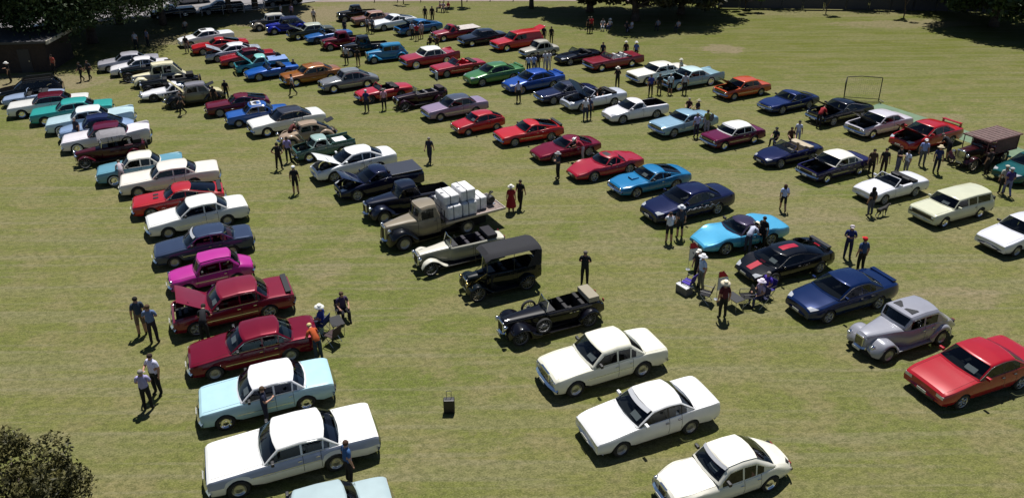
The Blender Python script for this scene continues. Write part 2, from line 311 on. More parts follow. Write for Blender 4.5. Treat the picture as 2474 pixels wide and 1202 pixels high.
def tree(x, y, h, cr, cz, n, leaf, lm, label, seed, flatk=.6, trunk_r=.28, spread=None, group='trees around the field', name='tree', clump=.16, up_=.0):
    g = np.random.default_rng(seed); t = thing(name, (x, y, 0), 0, label, 'tree', group)
    b = MB(); top = Vector((g.normal()*.3, g.normal()*.3, cz)); b.bar((0, 0, 0), (0, 0, cz*.35), trunk_r*1.25, trunk_r, 8); b.bar((0, 0, cz*.35), top, trunk_r, trunk_r*.6, 8)
    cents = []; nc = max(6, int(n/380))
    for i in range(nc):
        a = g.uniform(0, 6.28); rr = cr*math.sqrt(g.uniform(.03, 1))*.88; zz = cz+(h-cz)*(g.uniform(0, 1)**1.2)*math.sqrt(max(.02, 1-(rr/cr)**2))+g.uniform(-.3, .5)
        cents.append((rr*math.cos(a), rr*math.sin(a), zz))
        if i < 16:
            s = Vector((0, 0, cz*g.uniform(.55, .95))); e = Vector(cents[-1]); md = s.lerp(e, .5)+Vector((0, 0, -.08*e.length*g.uniform(0, 1)))
            b.bar(s, md, trunk_r*.42, trunk_r*.25, 5); b.bar(md, e, trunk_r*.25, .03, 5)
    b.build('trunk', t, M_bark, True)
    c = np.array(cents); k = g.integers(0, nc, n); rad = cr*clump*2*g.uniform(.6, 1.4, nc)
    p = g.normal(size=(n, 3)); p /= np.linalg.norm(p, axis=1)[:, None]; p *= (g.uniform(.25, 1, n)**.6)[:, None]; p[:, 2] *= flatk
    P0 = c[k]+p*rad[k][:, None]
    P0[:, 2] = np.maximum(P0[:, 2], cz*.45 if cz > 1 else .1)
    u = g.normal(size=(n, 3)); u /= np.linalg.norm(u, axis=1)[:, None]; v = np.cross(u, g.normal(size=(n, 3))); v /= np.linalg.norm(v, axis=1)[:, None]
    s = leaf*g.uniform(.6, 1.3, n)[:, None]
    Q = np.stack([P0-u*s, P0+v*s*.45, P0+u*s, P0-v*s*.45], 1).reshape(-1, 3)
    me = bpy.data.meshes.new('crown'); me.vertices.add(4*n); me.vertices.foreach_set('co', Q.astype(np.float32).ravel()); me.loops.add(4*n); me.loops.foreach_set('vertex_index', np.arange(4*n, dtype=np.int32))
    me.polygons.add(n); me.polygons.foreach_set('loop_start', np.arange(0, 4*n, 4, dtype=np.int32)); me.polygons.foreach_set('loop_total', np.full(n, 4, dtype=np.int32)); me.update(); me.validate()
    me.materials.append(LM[lm]); link('crown', me, t); return t
for a in TREES: tree(*a[0], **a[1])

# ---------------------------------------------------------------- hut
def hut(x, y, rz):
    t = thing('brick_hut', (x, y, 0), rz, 'dark brown hut with flat roof in the tree shade at the far left', 'hut')
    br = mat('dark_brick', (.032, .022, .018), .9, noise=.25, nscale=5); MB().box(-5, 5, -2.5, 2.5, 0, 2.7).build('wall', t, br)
    MB().box(-5.5, 5.5, -3.1, 3.1, 2.703, 2.9).build('roof', t, mat('roof_sheet', (.05, .05, .055), .7, .2)); d = MB().box(2.6, 3.6, -2.54, -2.503, 0, 2.1).build('door', t, mat('door_dark', (.02, .02, .024), .6)); MB().box(3.42, 3.5, -2.6, -2.543, 1, 1.1).build('handle', d, M_alloy)
    f = MB().box(5.45, 5.6, -3.1, 3.1, 2.62, 2.92).build('gutter', t, mat('gutter_cream', (.45, .42, .34), .6))
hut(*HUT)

# ---------------------------------------------------------------- practice net frame
def netframe(x, y, rz):
    t = thing('practice_net_frame', (x, y, 0), rz, 'black tubular frame of a sports practice net standing by the green strip', 'net frame')
    w, h, dp = 2.6, 1.85, .9; m = MB()
    MB().tube([(-w/2, 0, 0), (-w/2, 0, h), (-w*.1, -.1, h+.12), (w/2, 0, h), (w/2, 0, 0)], .035).build('front_frame', t, M_black)
    MB().tube([(-w/2, 0, h), (-w/2-.35, -dp, h*.9), (-w/2, -.0, .02)], .028).build('side_frame', t, M_black)
    MB().tube([(-w/2, 0, .25), (w/2, 0, .15), (w/2+.3, -.3, .03)], .028).tube([(-w/2, -.5, .03), (w/2+.2, -.4, .03)], .02).build('ground_rail', t, M_black)
    n = MB()
    for i in range(1, 17): 
        q = -w/2+w*i/17; n.bar((q, .0, .2), (q, 0, h), .003, None, 3)
    for i in range(1, 13): z = .2+(h-.2)*i/13; n.bar((-w/2, 0, z), (w/2, 0, z), .003, None, 3)
    o = n.build('net', t, M_black); o['kind'] = 'stuff'
netframe(*NETF)

# ---------------------------------------------------------------- wheels
WHEEL = {}
def wheel_meshes(style, R):
    k = (style, round(R, 2))
    if k in WHEEL: return WHEEL[k]
    w = .105 if style in ('spoke', 'wood') else (.12 if style != 'fat' else .15)
    ri = R*(.80 if style in ('spoke', 'wood') else .72 if style == 'alloy' else .64)
    if style in ('spoke', 'wood'): w = .06
    t = MB().lathe([(ri, -w), (ri+.25*(R-ri), -w*1.08), (R*.96, -w), (R, -w*.7), (R, w*.7), (R*.96, w), (ri+.25*(R-ri), w*1.08), (ri, w), (ri*.97, w*.4), (ri*.97, -w*.4), (ri, -w)], (0, 0, 0), 'y', 22).mesh('tyre', M_rubber, True)
    r = MB(); mats = M_alloy
    if style in ('alloy', 'fat'):
        r.lathe([(ri*.99, w*1.0), (ri*.92, w*.98), (ri*.88, w*.6), (ri*.86, -w*.2)], (0, 0, 0), 'y', 20)
        for i in range(5):
            a = 2*math.pi*i/5
            for da in (-.16, .16):
                r.bar((.04*math.cos(a), w*.8, .04*math.sin(a)), (ri*.92*math.cos(a+da), w*.85, ri*.92*math.sin(a+da)), .028, .022, 4)
        r.lathe([(.001, w*.9), (.07, w*.88), (.08, w*.5)], (0, 0, 0), 'y', 10)
        r.lathe([(.001, -w*.1), (ri*.86, -w*.1)], (0, 0, 0), 'y', 12)
    elif style in ('spoke', 'wood'):
        r.lathe([(ri, w*.5), (ri*.93, w*.4), (ri*.93, -w*.4), (ri, -w*.5)], (0, 0, 0), 'y', 20)
        for i in range(12): 
            a = 2*math.pi*i/12; r.bar((0, 0, 0), (ri*.95*math.cos(a), 0, ri*.95*math.sin(a)), .022 if style == 'wood' else .012, None, 4)
        r.lathe([(.001, w*1.3), (.06, w*1.1), (.075, w*.3), (.075, -w)], (0, 0, 0), 'y', 10)
        mats = mat('wheel_'+style, (.25, .22, .16) if style == 'wood' else (.2, .2, .2), .4)
    else:
        r.lathe([(.001, w*.55), (ri*.3, w*.62), (ri*.42, w*.45), (ri*.6, w*.62), (ri*.72, w*.5), (ri*.8, w*.75), (ri*.97, w*.95), (ri*1.0, w*1.0)], (0, 0, 0), 'y', 20)
        if style == 'hubcap' : mats = M_chrome
        if style == 'steel': mats = mat('steel_rim', (.3, .3, .31), .35, .6)
        if style == 'wwall': mats = M_chrome
    r = r.mesh('rim', mats, True)
    ww = MB().lathe([(ri*1.0, w*1.085), (ri+(R-ri)*.6, w*1.095)], (0, 0, 0), 'y', 22).mesh('whitewall', M_white) if style == 'wwall' else None
    WHEEL[k] = (t, r, ww); return WHEEL[k]
def add_wheels(root, wb, tr, R, style='hubcap', yaw=0, Rr=None):
    for x, RR, f in ((wb/2, R, 1), (-wb/2, Rr or R, 0)):
        t, r, ww = wheel_meshes(style, RR)
        for s in (-1, 1):
            o = link('wheel', t, root); o.location = (x, s*tr/2, RR-.01); o.rotation_euler = (rnd.uniform(0, 6), 0, 0)
            o.rotation_euler = (0, rnd.uniform(0, 6), (yaw*f) + (0 if s > 0 else math.pi))
            q = link('rim', r, o)
            if ww: link('whitewall', ww, o)

# ---------------------------------------------------------------- loft car
BASE = dict(L=4.7, W=1.84, wb=2.8, fo=.82, zn=.84, zc=.93, zt=.95, ze=.90, zr=1.40, a=1.5, b=2.0, c=3.1, d=3.65, R=.32, tr=None,
            nr=.5, nk=.12, tl=.4, tk=.10, cr=.05, fin=0, pk=0, rw=.76, sill=.25, doors=4, edge=.06, zb=None, hip=0, bulge=.12,
            wheel='hubcap', bumper='chrome', lights='round', grille='wide', open=0, body='sedan', bx=0, slab=0)
def dz(o, f):
    o['label'] = f; return o
def car(P, root, col, roofcol=None, sidecol=None, metal=0, opts={}, lod=0):
    P = {**BASE, **P}; P.update(opts)
    L, W, wb, fo, R = P['L'], P['W'], P['wb'], P['fo'], P['R']
    a, b, c, d = P['a'], P['b'], P['c'], P['d']; xf = wb/2+fo
    pm = paint(col, metal); rm = paint(roofcol, metal) if roofcol else pm; sm = paint(sidecol, metal) if sidecol else pm
    if P.get('cloth'): rm = mat('cloth_'+P['cloth'], '#'+P['cloth'], .9, noise=.15, nscale=8)
    body = P['body']; opn = P['open']; fend = P.get('fend')
    zdf = curve([(0, P['zn']-.07), (.10, P['zn']), (a*.6, P['zn']*.35+P['zc']*.65), (a, P['zc']), ((a+d)/2, (P['zc']+P['zt'])/2), (d, P['zt']), (L-.14, P['ze']), (L, P['ze']-.07)] if not P.get('deck') else P['deck'])
    Wh = W/2
    def wf(s):
        w = Wh
        if P.get('wk'): return P['_wk'](s)
        if s < P['nr']: w -= Wh*P['nk']*(1-s/P['nr'])**2
        if s > L-P['tl']: w -= Wh*P['tk']*(1-(L-s)/P['tl'])**2
        w += P['hip']*math.exp(-((s-fo-wb)/.55)**2)
        return w
    if P.get('wk'): P['_wk'] = curve(P['wk'])
    def crf(s):
        k = P['cr']
        if P['fin'] and s > d-.2: k = P['cr']-P['fin']*min(1, (s-d+.2)/(L-d))**1.3
        return k
    def zsf(s):
        z = zdf(s)-crf(s)
        z += P['pk']*(math.exp(-((s-fo)/.42)**2)+.9*math.exp(-((s-fo-wb)/.5)**2))
        return z
    def zbf(s):
        z = P['sill']+.06*max(0, 1-s/.4)+.08*max(0, (s-L+.5)/.5)
        if not fend:
            for xw in (fo, fo+wb):
                ra = R*1.16
                if abs(s-xw) < ra: z = max(z, R+math.sqrt(ra*ra-(s-xw)**2)-.02)
        return z
    zside0 = P['sill']
    st = {0, .03, .09, .2, .4, a, d, L, L-.03, L-.09, L-.22, L-.42, (a+fo)/2, b, c}
    if not fend:
        for xw in (fo, fo+wb):
            for q in (-1.16, -1.15, -1.0, -.75, -.4, 0, .4, .75, 1.0, 1.15, 1.16): st.add(xw+q*R)
    hood0 = .09; g = .008
    dl = P.get('doorlines') or ([a-.02, (b+c)/2+.02, min(c+.25, fo+wb-R*1.25)] if P['doors'] == 4 else [a-.0, min(c-.1 if c-a < 1.6 else a+1.35, fo+wb-R*1.25)])
    if body in ('ute', 'pickup'): dl = [a, c-.02]
    if lod >= 2: dl = []
    for x in dl+[a-.03]:
        st |= {x-g, x+g}
    if d < L-.5 and body != 'ute': st |= {d+.04-g, d+.04+g}
    st = sorted(s for s in st if 0 <= s <= L); S2 = [st[0]]
    for s in st[1:]:
        if s-S2[-1] > .0125: S2.append(s)
    st = S2
    rr = 1-P['bx']*.5
    SP = P.get('SP') or [(0, .905), (.14, .95), (.42, .993), (.60, 1.0), (.68, .985), (.88, .955), (1, .92)]
    spf = curve(SP)
    def ring(s):
        w, zb, zs, cr = wf(s), zbf(s), zsf(s), crf(s)
        pts = []
        for t in (0, .14, .34, .54, .72, .86, .95, 1):
            z = zb+(zs-zb)*t; u = max(0, min(1, (z-zside0)/(zs-zside0))); pts.append((w*spf(u), z))
        wt = pts[-1][0]; zt = zdf(s)
        nose = 1
        for fr, k in (((.955, .22), (.86, .5), (.6, .85), (.3, .97), (0, 1)) if not (P['fin'] and s > d-.2) else ((.975, .05), (.9, .8), (.6, .98), (.3, 1), (0, 1))):
            e = 0 if P['fin'] == 0 and P['pk'] == 0 else 0
            zz = zs+(zt-zs)*k
            pts.append((wt*fr, zz))
        return pts
    nh = 13; SH = 7
    V = []; 
    for s in st:
        p = ring(s); full = [(-y, z) for y, z in p]+[(y, z) for y, z in reversed(p[:-1])]
        V += [(xf-s, -y, z) for y, z in full]      # start left side(+y)
    n = 2*nh-1
    groups = {}
    def put(gn, f): groups.setdefault(gn, []).append(f)
    hoodopen = P.get('hoodopen')
    cw = P.get('cockpit', (b-.1, d))
    for i in range(len(st)-1):
        s0, s1 = st[i], st[i+1]; sm_ = (s0+s1)/2
        for j in range(n-1):
            q = (i*n+j, i*n+j+1, (i+1)*n+j+1, (i+1)*n+j)
            jj = j if j < nh-1 else n-2-j    # 0..11 from side bottom to centre
            deck = jj >= SH+1
            gap = any(abs(sm_-x) < g for x in dl)
            if deck and a < sm_ < d and not opn and body != 'pickupbox': continue
            if deck and opn and cw[0] < sm_ < cw[1] and jj >= SH+1: 
                if jj >= SH+2: continue
            if deck and P.get('tray') and P['tray'][0] < sm_ < P['tray'][1]:
                if jj >= SH+2: continue
            if deck and abs(sm_-(a-.03)) < g: put('panel_gap', q); continue
            if deck and hood0 < sm_ < a-.03 and jj >= SH+2: put('bonnet', q); continue
            if deck and d < L-.5 and body != 'ute' and abs(sm_-(d+.04)) < g and not opn: put('panel_gap', q); continue
            if deck and d < L-.5 and d+.04 < sm_ < L-.06 and jj >= SH+2 and body in ('sedan',): put('boot_lid', q); continue
            if not deck and dl and dl[0]-g < sm_ < dl[-1]+g and jj >= 1 and jj <= SH:
                if gap: put('panel_gap', q); continue
                k = sum(sm_ > x for x in dl); put('door%d%s' % (k, 'l' if j < nh-1 else 'r'), q); continue
            put('side_panel%d%d' % (j < nh-1, sm_ < (a+d)/2) if (not deck and sidecol and not fend and 3 <= jj <= 6) else 'body', q)
    put('body', tuple(range(n-1, -1, -1))); put('body', tuple((len(st)-1)*n+j for j in range(n)))
    def emit(nm, fs, m, parent=root, off=0, ang=32):
        used = sorted({i for f in fs for i in f}); mp = {u: k for k, u in enumerate(used)}
        me = bpy.data.meshes.new(nm); me.from_pydata([V[u] for u in used], [], [tuple(mp[i] for i in f) for f in fs]); me.update(); me.materials.append(m)
        auto_smooth(me, ang); return link(nm, me, parent)
    if lod >= 2:
        keep = {'body': []}
        for k, fs in groups.items():
            if k.startswith('bonnet') and hoodopen: keep[k] = fs
            else: keep['body'] += fs
        groups = keep
    for k, fs in groups.items():
        if k == 'bonnet' and hoodopen:
            o = emit('bonnet', fs, pm); 
            piv = Vector((xf-a+.03, 0, P['zc'])); ang = hoodopen
            tsfm = Matrix.Translation(piv) @ Matrix.Rotation(-ang, 4, 'Y') @ Matrix.Translation(-piv)
            if P.get('hoodfwd'): piv = Vector((xf-.1, 0, P['zn'])); tsfm = Matrix.Translation(piv) @ Matrix.Rotation(ang, 4, 'Y') @ Matrix.Translation(-piv)
            me = o.data; me.transform(tsfm)
            # inner side, dark
            me2 = me.copy(); me2.name = 'bonnet_lining'; me2.materials.clear(); me2.materials.append(M_eng if not P.get('lining') else mat('lining_'+P['lining'], '#'+P['lining'], .5)); o2 = link('bonnet_lining', me2, o)
            nrm = Vector((0, 0, -.03)); nrm = tsfm.to_3x3() @ nrm
            me2.transform(Matrix.Translation(nrm))
            bar = MB().bar((piv.x-.0+.35, W*.3, P['zc']-.05), tsfm @ Vector((xf-a*.35, W*.3, P['zc']-.03)), .012); 
            if not P.get('hoodfwd'): bar.build('bonnet_stay', root, M_black)
        elif k.startswith('door'):
            o = emit('door', fs, sm if fend or not sidecol else pm)
            if sidecol and not fend:
                o.data.materials.append(sm); o.data.polygons.foreach_set('material_index', [1 if 3 <= ((f[0] % n) if (f[0] % n) < nh-1 else n-2-(f[0] % n)) <= 6 else 0 for f in fs])
        elif k.startswith('side_panel'): emit('side_panel', fs, sm)
        elif k == 'panel_gap': emit('panel_gap', fs, M_gap)
        elif k == 'bonnet': emit('bonnet', fs, P.get('hoodmat') or pm)
        elif k == 'boot_lid': emit('boot_lid', fs, pm)
        else: emit('body', fs, sm if fend or P.get('bodyside') else pm)
    # ---- underbody
    m = MB(); wi = wf(a)*2*.31 if not fend else wf(a)*.8
    top = P['zn']-.22
    m.box(xf-(L-.12), xf-.1, -wi, wi, .2, .34)
    wj = wi if not fend else wf(.25)*.8; m.box(xf-a-.05, xf-.12, -wj, wj, .34, max(.4, top-.05)); 
    if d < L-.3 and not P.get('tray'): m.box(xf-(L-.1), xf-d, -wi, wi, .34, .7)
    if not fend: m.box(xf-(fo+wb-R*1.3), xf-(fo+R*1.3), -wf(a)*.9, wf(a)*.9, .22, .3)
    m.build('underbody', root, M_under)
    if hoodopen:
        e = MB(); e.box(xf-a+.15, xf-.45, -.22, .22, .4, top+.12); e.box(xf-a+.3, xf-.6, -.12, .12, top+.12, top+.2)
        e.lathe([(.001, .1), (.17, .1), (.19, .0)], (xf-a*.55, 0, top+.17), 'z', 12); e.box(xf-.35, xf-.25, -.3, .3, .3, top+.1); e.box(xf-a+.3, xf-a+.6, .4, .62, .4, top+.08)
        e.build('engine', root, M_eng)
    # ---- cabin
    zr = P['zr']; belt = lambda s: zsf(s)-.005+P.get('beltup', 0)
    if not opn:
        ztf = curve([(b, zr-.035), ((b+c)/2, zr), (c, zr-.04 if body != 'fast' else zr-.05)])
        pw = P.get('rslope', 1.0)
        zbase = zdf(a)-.02; zend = zdf(min(d, L))-.02 if not P.get('zend') else P['zend']
        def ztop(s):
            if s < b: return zbase+(zr-.035-zbase)*((s-a)/(b-a))**.93
            if s > c: return zend+(ztf(c)-zend)*max(0, ((d-s)/(d-c)))**pw
            return ztf(s)
        ss = {a, a+.05, b-.045, b, b+.06, (b+c)/2, c-.05, c, c+.05, d-.06, d}
        for i in range(1, 5): ss.add(a+(b-a)*i/5); ss.add(c+(d-c)*i/5)
        sw = P.get('sw')
        if sw is None:
            if body in ('ute', 'pickup', 'coupe', 'van') or P['doors'] == 2:
                sw = [(a+.16, min(c, a+1.5))] if body in ('ute', 'pickup', 'van') else [(a+.16, (b+c)/2+.15), ((b+c)/2+.21, c+(d-c)*.35)]
            else: sw = [(a+.14, (b+c)/2-.03), ((b+c)/2+.04, c+.0), (c+.05, c+(d-c)*.42)]
                
            if body == 'wagon': sw = [(a+.16, b+.62), (b+.7, b+1.35), (b+1.43, c-.06)]
        for x, y in sw: ss |= {x, y}
        ss = sorted(x for x in ss if a <= x <= d); S3 = [ss[0]]
        for x in ss[1:]:
            if x-S3[-1] > .018: S3.append(x)
        ss = S3; V = []
        tum = P['rw']*Wh; er = P['edge']
        for s in ss:
            zt_ = ztop(s); zb_ = belt(s); wbt = wf(s)*spf(1)*.975; h = max(.015, zt_-zb_)
            tw = tum-P.get('rtap', .04)*max(0, (s-b)/(d-b))
            yz = lambda z: wbt+(tw-wbt)*max(0, (z-zb_))/max(.05, zr-zb_)
            e = min(er, h*.5); pts = []
            for v in (0, .1, .5, .9, 1): z = zb_+(h-e)*v; pts.append((yz(z), z))
            y1 = pts[-1][0]
            pts += [(y1-e*.25, zb_+h-e*.45), (y1-e*.7, zb_+h-e*.12), (y1*.86, zt_+.004), (y1*.5, zt_+.012+.018*(h/.4)), (0, zt_+.014+.026*(h/.4))]
            full = [(y, z) for y, z in pts]+[(-y, z) for y, z in reversed(pts[:-1])]
            kb = 0
            if s < (b+c)/2: kb = P['bulge']*(1 if s <= b else max(0, 1-(s-b)/((c-b)/2)))
            if s > (b+c)/2: kb = -P['bulge']*(1 if s >= c else max(0, 1-(c-s)/((c-b)/2)))
            V += [(xf-s+kb*(1-(y/max(y1, .1))**2), y, z) for y, z in full]
        n = 19; G = {}
        for i in range(len(ss)-1):
            sm_ = (ss[i]+ss[i+1])/2
            for j in range(n-1):
                q = (i*n+j, i*n+j+1, (i+1)*n+j+1, (i+1)*n+j); jj = j if j < 9 else 17-j
                k = 'roof'
                if P.get('blackframe') and jj in (0, 1, 2, 3) and (sm_ < c+(d-c)*.45): k = 'window_frame'
                if jj in (1, 2):
                    for wi_, (x, y) in enumerate(sw):
                        if x < sm_ < y: k = 'sw%d%s' % (wi_, 'l' if j < 9 else 'r')
                if jj >= 6 and a+.04 < sm_ < b-.04: k = 'windscreen'
                if jj >= 6 and c+.04 < sm_ < d-.05 and not P.get('norear'): k = 'rear_window'
                if P.get('sunroof') and jj >= 8 and b+.1 < sm_ < (b+c)/2: k = 'sunroof'
                G.setdefault(k, []).append(q)
        # close the rear when the cabin ends on a vertical panel
        for k, fs in G.items():
            if k == 'roof': emit('roof', fs, rm, ang=40)
            elif k == 'window_frame': emit(k, fs, M_black)
            elif k.startswith('sw'): emit('side_window', fs, M_glass)
            elif k == 'windscreen': emit('windscreen', fs, M_glass, ang=60)
            elif k == 'rear_window': emit('rear_window', fs, M_glass, ang=60)
            else: emit('sunroof', fs, M_black)
        if d-c < .3:  # back wall
            V2 = V[-n:]; pydata('cab_back', V2, [tuple(range(n-1, -1, -1))], root, rm)
        # interior
        it = mat('interior_%s' % P.get('int', '1b1c20'), '#'+P.get('int', '1b1c20'), .8)
        m = MB(); wz = wf(a)*.86
        m.box(xf-a-.42, xf-a+.0, -wz, wz, .55, P['zc']-.05); m.build('dashboard', root, M_black)
        for yy in (-.36, .36):
            sx = xf-b-.55
            s_ = MB().box(sx-.25, sx+.28, yy-.25, yy+.25, .32, .55).box(sx-.38, sx-.22, yy-.25, yy+.25, .45, zr-.36).box(sx-.36, sx-.26, yy-.12, yy+.12, zr-.36, zr-.2)
            s_.build('seat', root, it)
        if c-b > .9 and body not in ('ute', 'pickup', 'van'):
            sx = xf-c-.05; MB().box(sx-.25, sx+.3, -wz+.08, wz-.08, .32, .58).box(sx-.42, sx-.22, -wz+.08, wz-.08, .45, zr-.42).build('rear_seat', root, it)
        if P.get('shade'):   # folded reflective screen behind the windscreen
            y0 = -tum*.93; z0 = P['zc']+.01
            sl_ = (zr-.06-z0)/(b-a)
            MB().add([(xf-a-.16, y0, z0+.03), (xf-a-.16, -y0, z0+.03), (xf-b+.03, -y0*.92, zr-.09), (xf-b+.03, y0*.92, zr-.09)], [(0, 1, 2, 3)]) if 0 else None
            k1, k2 = .93, .72; xs_ = [xf-(a+(b-a)*k)+.012 for k in (k1, k2)]; zs_ = [zbase+(zr-.035-zbase)*k**.93+.04 for k in (k1, k2)]; ys_ = [y0*(1-2*i/8) for i in range(9)]; MB().add([(xs_[k_]+P['bulge']*(1-(yy/tum)**2)+.014, yy, zs_[k_]+.012*(1-(yy/tum)**2)+.006) for yy in ys_ for k_ in (0, 1)], [(2*i, 2*i+1, 2*i+3, 2*i+2) for i in range(8)]).build('sun_strip', root, M_shade)
            
        if P.get('card'):
            k = P['card']; MB().add([(xf-a-.12, .1*k+.0, P['zc']+.03), (xf-a-.12, .1*k+.42, P['zc']+.03), (xf-a-.30, .1*k+.42, P['zc']+.15), (xf-a-.30, .1*k, P['zc']+.15)], [(0, 1, 2, 3)]).build('display_card', root, M_card)
    else:
        it = mat('interior_%s' % P.get('int', '1b1c20'), '#'+P.get('int', '1b1c20'), .75)
        z0, z1 = zdf(a), zr
        wz = wf(a)*.84; x0 = xf-a; x1 = xf-b
        y1 = wz*.9
        g_ = pydata('windscreen', [(x0-.03, -wz*.97, z0), (x0+.07, 0, z0+.02), (x0-.03, wz*.97, z0), (x1, y1, z1), (x1+.06, 0, z1+.02), (x1, -y1, z1)], [(0, 1, 4, 5), (1, 2, 3, 4)], root, M_glass)
        MB().tube([(x0-.03, -wz, z0-.02), (x1, -y1, z1), (x1+.06, 0, z1+.02), (x1, y1, z1), (x0-.03, wz, z0-.02)], .024).build('windscreen_frame', root, pm if P.get('painted_frame', 1) else M_chrome)
        # tub
        q0, q1 = xf-cw[0], xf-cw[1]; wt = min(wf(cw[0]), wf((cw[0]+cw[1])/2), wf(cw[1]))*.86; zt0 = zsf((cw[0]+cw[1])/2)-.02
        t = MB(); t.add([(q1, -wt, .3), (q0, -wt, .3), (q0, wt, .3), (q1, wt, .3), (q1, -wt, zt0), (q0, -wt, zt0), (q0, wt, zt0), (q1, wt, zt0)], [(0, 1, 2, 3), (0, 4, 5, 1), (2, 6, 7, 3), (0, 3, 7, 4), (1, 5, 6, 2)])
        t.build('interior_trim', root, it)
        MB().box(x0-.45, x0-.05, -wz, wz, .6, z0-.02).build('dashboard', root, M_black)
        rows = [xf-b-.55]+([xf-b-1.35] if cw[1]-cw[0] > 1.7 else [])
        for sx in rows:
            sy_ = min(.36, wt*.5); hw_ = min(.25, wt*.42)
            for yy in (-sy_, sy_):
                me = bevelled(MB().box(sx-.38, sx-.2, yy-hw_, yy+hw_, .45, z0+(.16 if not fend else .0)).mesh('seat_back', it), .05); ba = link('seat', me, root)
                sc = bevelled(MB().box(sx-.22, sx+.28, yy-hw_, yy+hw_, .36, .58).mesh('seat_cushion', it), .05); link('seat_cushion', sc, ba)
        MB().lathe([(.17, 0), (.185, .015), (.2, 0), (.185, -.015), (.17, 0)], (x0-.52, -min(.36, wt*.5), z0+.0), 'x', 14).build('steering_wheel', root, M_black)
        if P.get('hood_down', 1):
            hm = mat('hood_cloth_%s' % P.get('hoodcol', '15161a'), '#'+P.get('hoodcol', '15161a'), .9)
            me = bevelled(MB().box(xf-cw[1]-.3, xf-cw[1]+(.12 if not fend else .22), -wt*1.04, wt*1.04, zdf(d)-.05, zdf(d)+P.get('hood_h', .07)).mesh('folded_hood', hm), .035); link('folded_hood', me, root)
    # ---- front and rear details
    w0 = wf(.05)
    def bumper(nm, s0, sg, z0, z1, m, th=.07, wd=1.0):
        mm = MB(); N = 8; pr = []
        for k in range(N+1):
            y = -1+2*k/N; yy = y*w0*wd; back = .15*abs(y)**3.0
            pr.append((s0-back*sg, yy))
        zc_ = (z0+z1)/2
        for (xa, ya), (xb, yb) in zip(pr, pr[1:]):
            mm.add([(xa-th*sg, ya, z0), (xb-th*sg, yb, z0), (xb, yb, zc_), (xa, ya, zc_), (xa-th*sg, ya, z1), (xb-th*sg, yb, z1)], [(0, 1, 2, 3), (3, 2, 5, 4), (4, 5, 1, 0)])
        return mm.build(nm, root, m, False)
    if P['bumper'] == 'chrome':
        bumper('front_bumper', xf+.15, 1, .38, .54, M_chrome, .07, 1.06); bumper('rear_bumper', xf-L-.14, -1, .40, .55, M_chrome, .07, 1.05)
    elif P['bumper'] == 'body':
        bumper('front_bumper', xf+.07, 1, .24, .54, pm, .12, 1.0); bumper('rear_bumper', xf-L-.07, -1, .26, .56, pm, .12)
    elif P['bumper'] == 'plastic':
        bumper('front_bumper', xf+.09, 1, .3, .5, M_grey, .12); bumper('rear_bumper', xf-L-.09, -1, .32, .52, M_grey, .12)
    zn = P['zn']; e = .012
    if P['grille'] == 'wide': 
        MB().box(xf-.02, xf+e, -w0*.62, w0*.62, .52, zn-.12).build('grille', root, M_black)
        if lod < 2:
            mm = MB()
            for k in range(3): z = .55+k*(zn-.69)/3; mm.box(xf, xf+e+.01, -w0*.6, w0*.6, z, z+.014)
            mm.build('grille_bars', root, M_chrome)
    elif P['grille'] == 'full':
        MB().box(xf-.02, xf+e, -w0*.86, w0*.86, .5, zn-.13).build('grille', root, M_black)
        if lod < 2: MB().box(xf, xf+e+.01, -w0*.88, w0*.88, zn-.14, zn-.115).box(xf, xf+e+.01, -w0*.88, w0*.88, .5, .52).build('grille_frame', root, M_chrome)
    elif P['grille'] == 'low': MB().box(xf-.02, xf+.03, -w0*.55, w0*.55, .28, .40).build('air_intake', root, M_black)
    elif P['grille'] == 'tall':
        gw = P.get('gw', .24)
        me = bevelled(MB().box(xf-.04, xf+.06, -gw, gw, .42, zn-.03).mesh('grille', M_chrome), .04); link('grille', me, root)
        mm = MB()
        for k in range(7): y = -gw*.8+k*gw*1.6/6; mm.box(xf+.06, xf+.072, y-.012, y+.012, .48, zn-.1)
        mm.build('grille_bars', root, M_black)
    lz = P.get('lz', min(zn-.2, .68)); lights = P['lights']
    if lights in ('round', 'quad', 'stalk', 'big'):
        ys = [w0*.78] if lights != 'quad' else [w0*.82, w0*.62]
        rad = {'round': .09, 'quad': .075, 'stalk': .11, 'big': .12}[lights]
        lx = xf+.0 if lights != 'stalk' else xf-.02-P.get('lback', 0)
        for yy in ys:
            yy = P.get('ly', yy)
            for sgn in (-1, 1):
                h = MB().lathe([(.001, .045), (rad*.6, .035), (rad*.88, .01)], (lx, sgn*yy, lz), 'x', 12).build('headlight', root, M_lens, True)
                MB().lathe([(rad*.88, .0), (rad*.93, .025), (rad*1.05, .01), (rad*1.02, -.06), (rad*.5 if lights == 'stalk' else rad, -.16), (.001, -.18)], (lx, sgn*yy, lz), 'x', 12).build('headlight_rim', h, M_chrome if P.get('lampmat') is None else P['lampmat'], True)
    elif lights == 'rect':
        for sgn in (-1, 1):
            y0, y1 = sgn*w0*.60, sgn*w0*.93
            if y0 > y1: y0, y1 = y1, y0
            MB().box(xf-.10, xf+.004, y0, y1, lz-.065, lz+.055).build('headlight', root, M_lens)
    elif lights == 'slant':
        def topz(s, y):
            p = ring(s)[SH:]; y = abs(y)
            for (ya, za), (yb, zb_) in zip(p, p[1:]):
                if yb <= y <= ya: return za+(zb_-za)*((ya-y)/max(1e-6, ya-yb))
            return p[0][1]
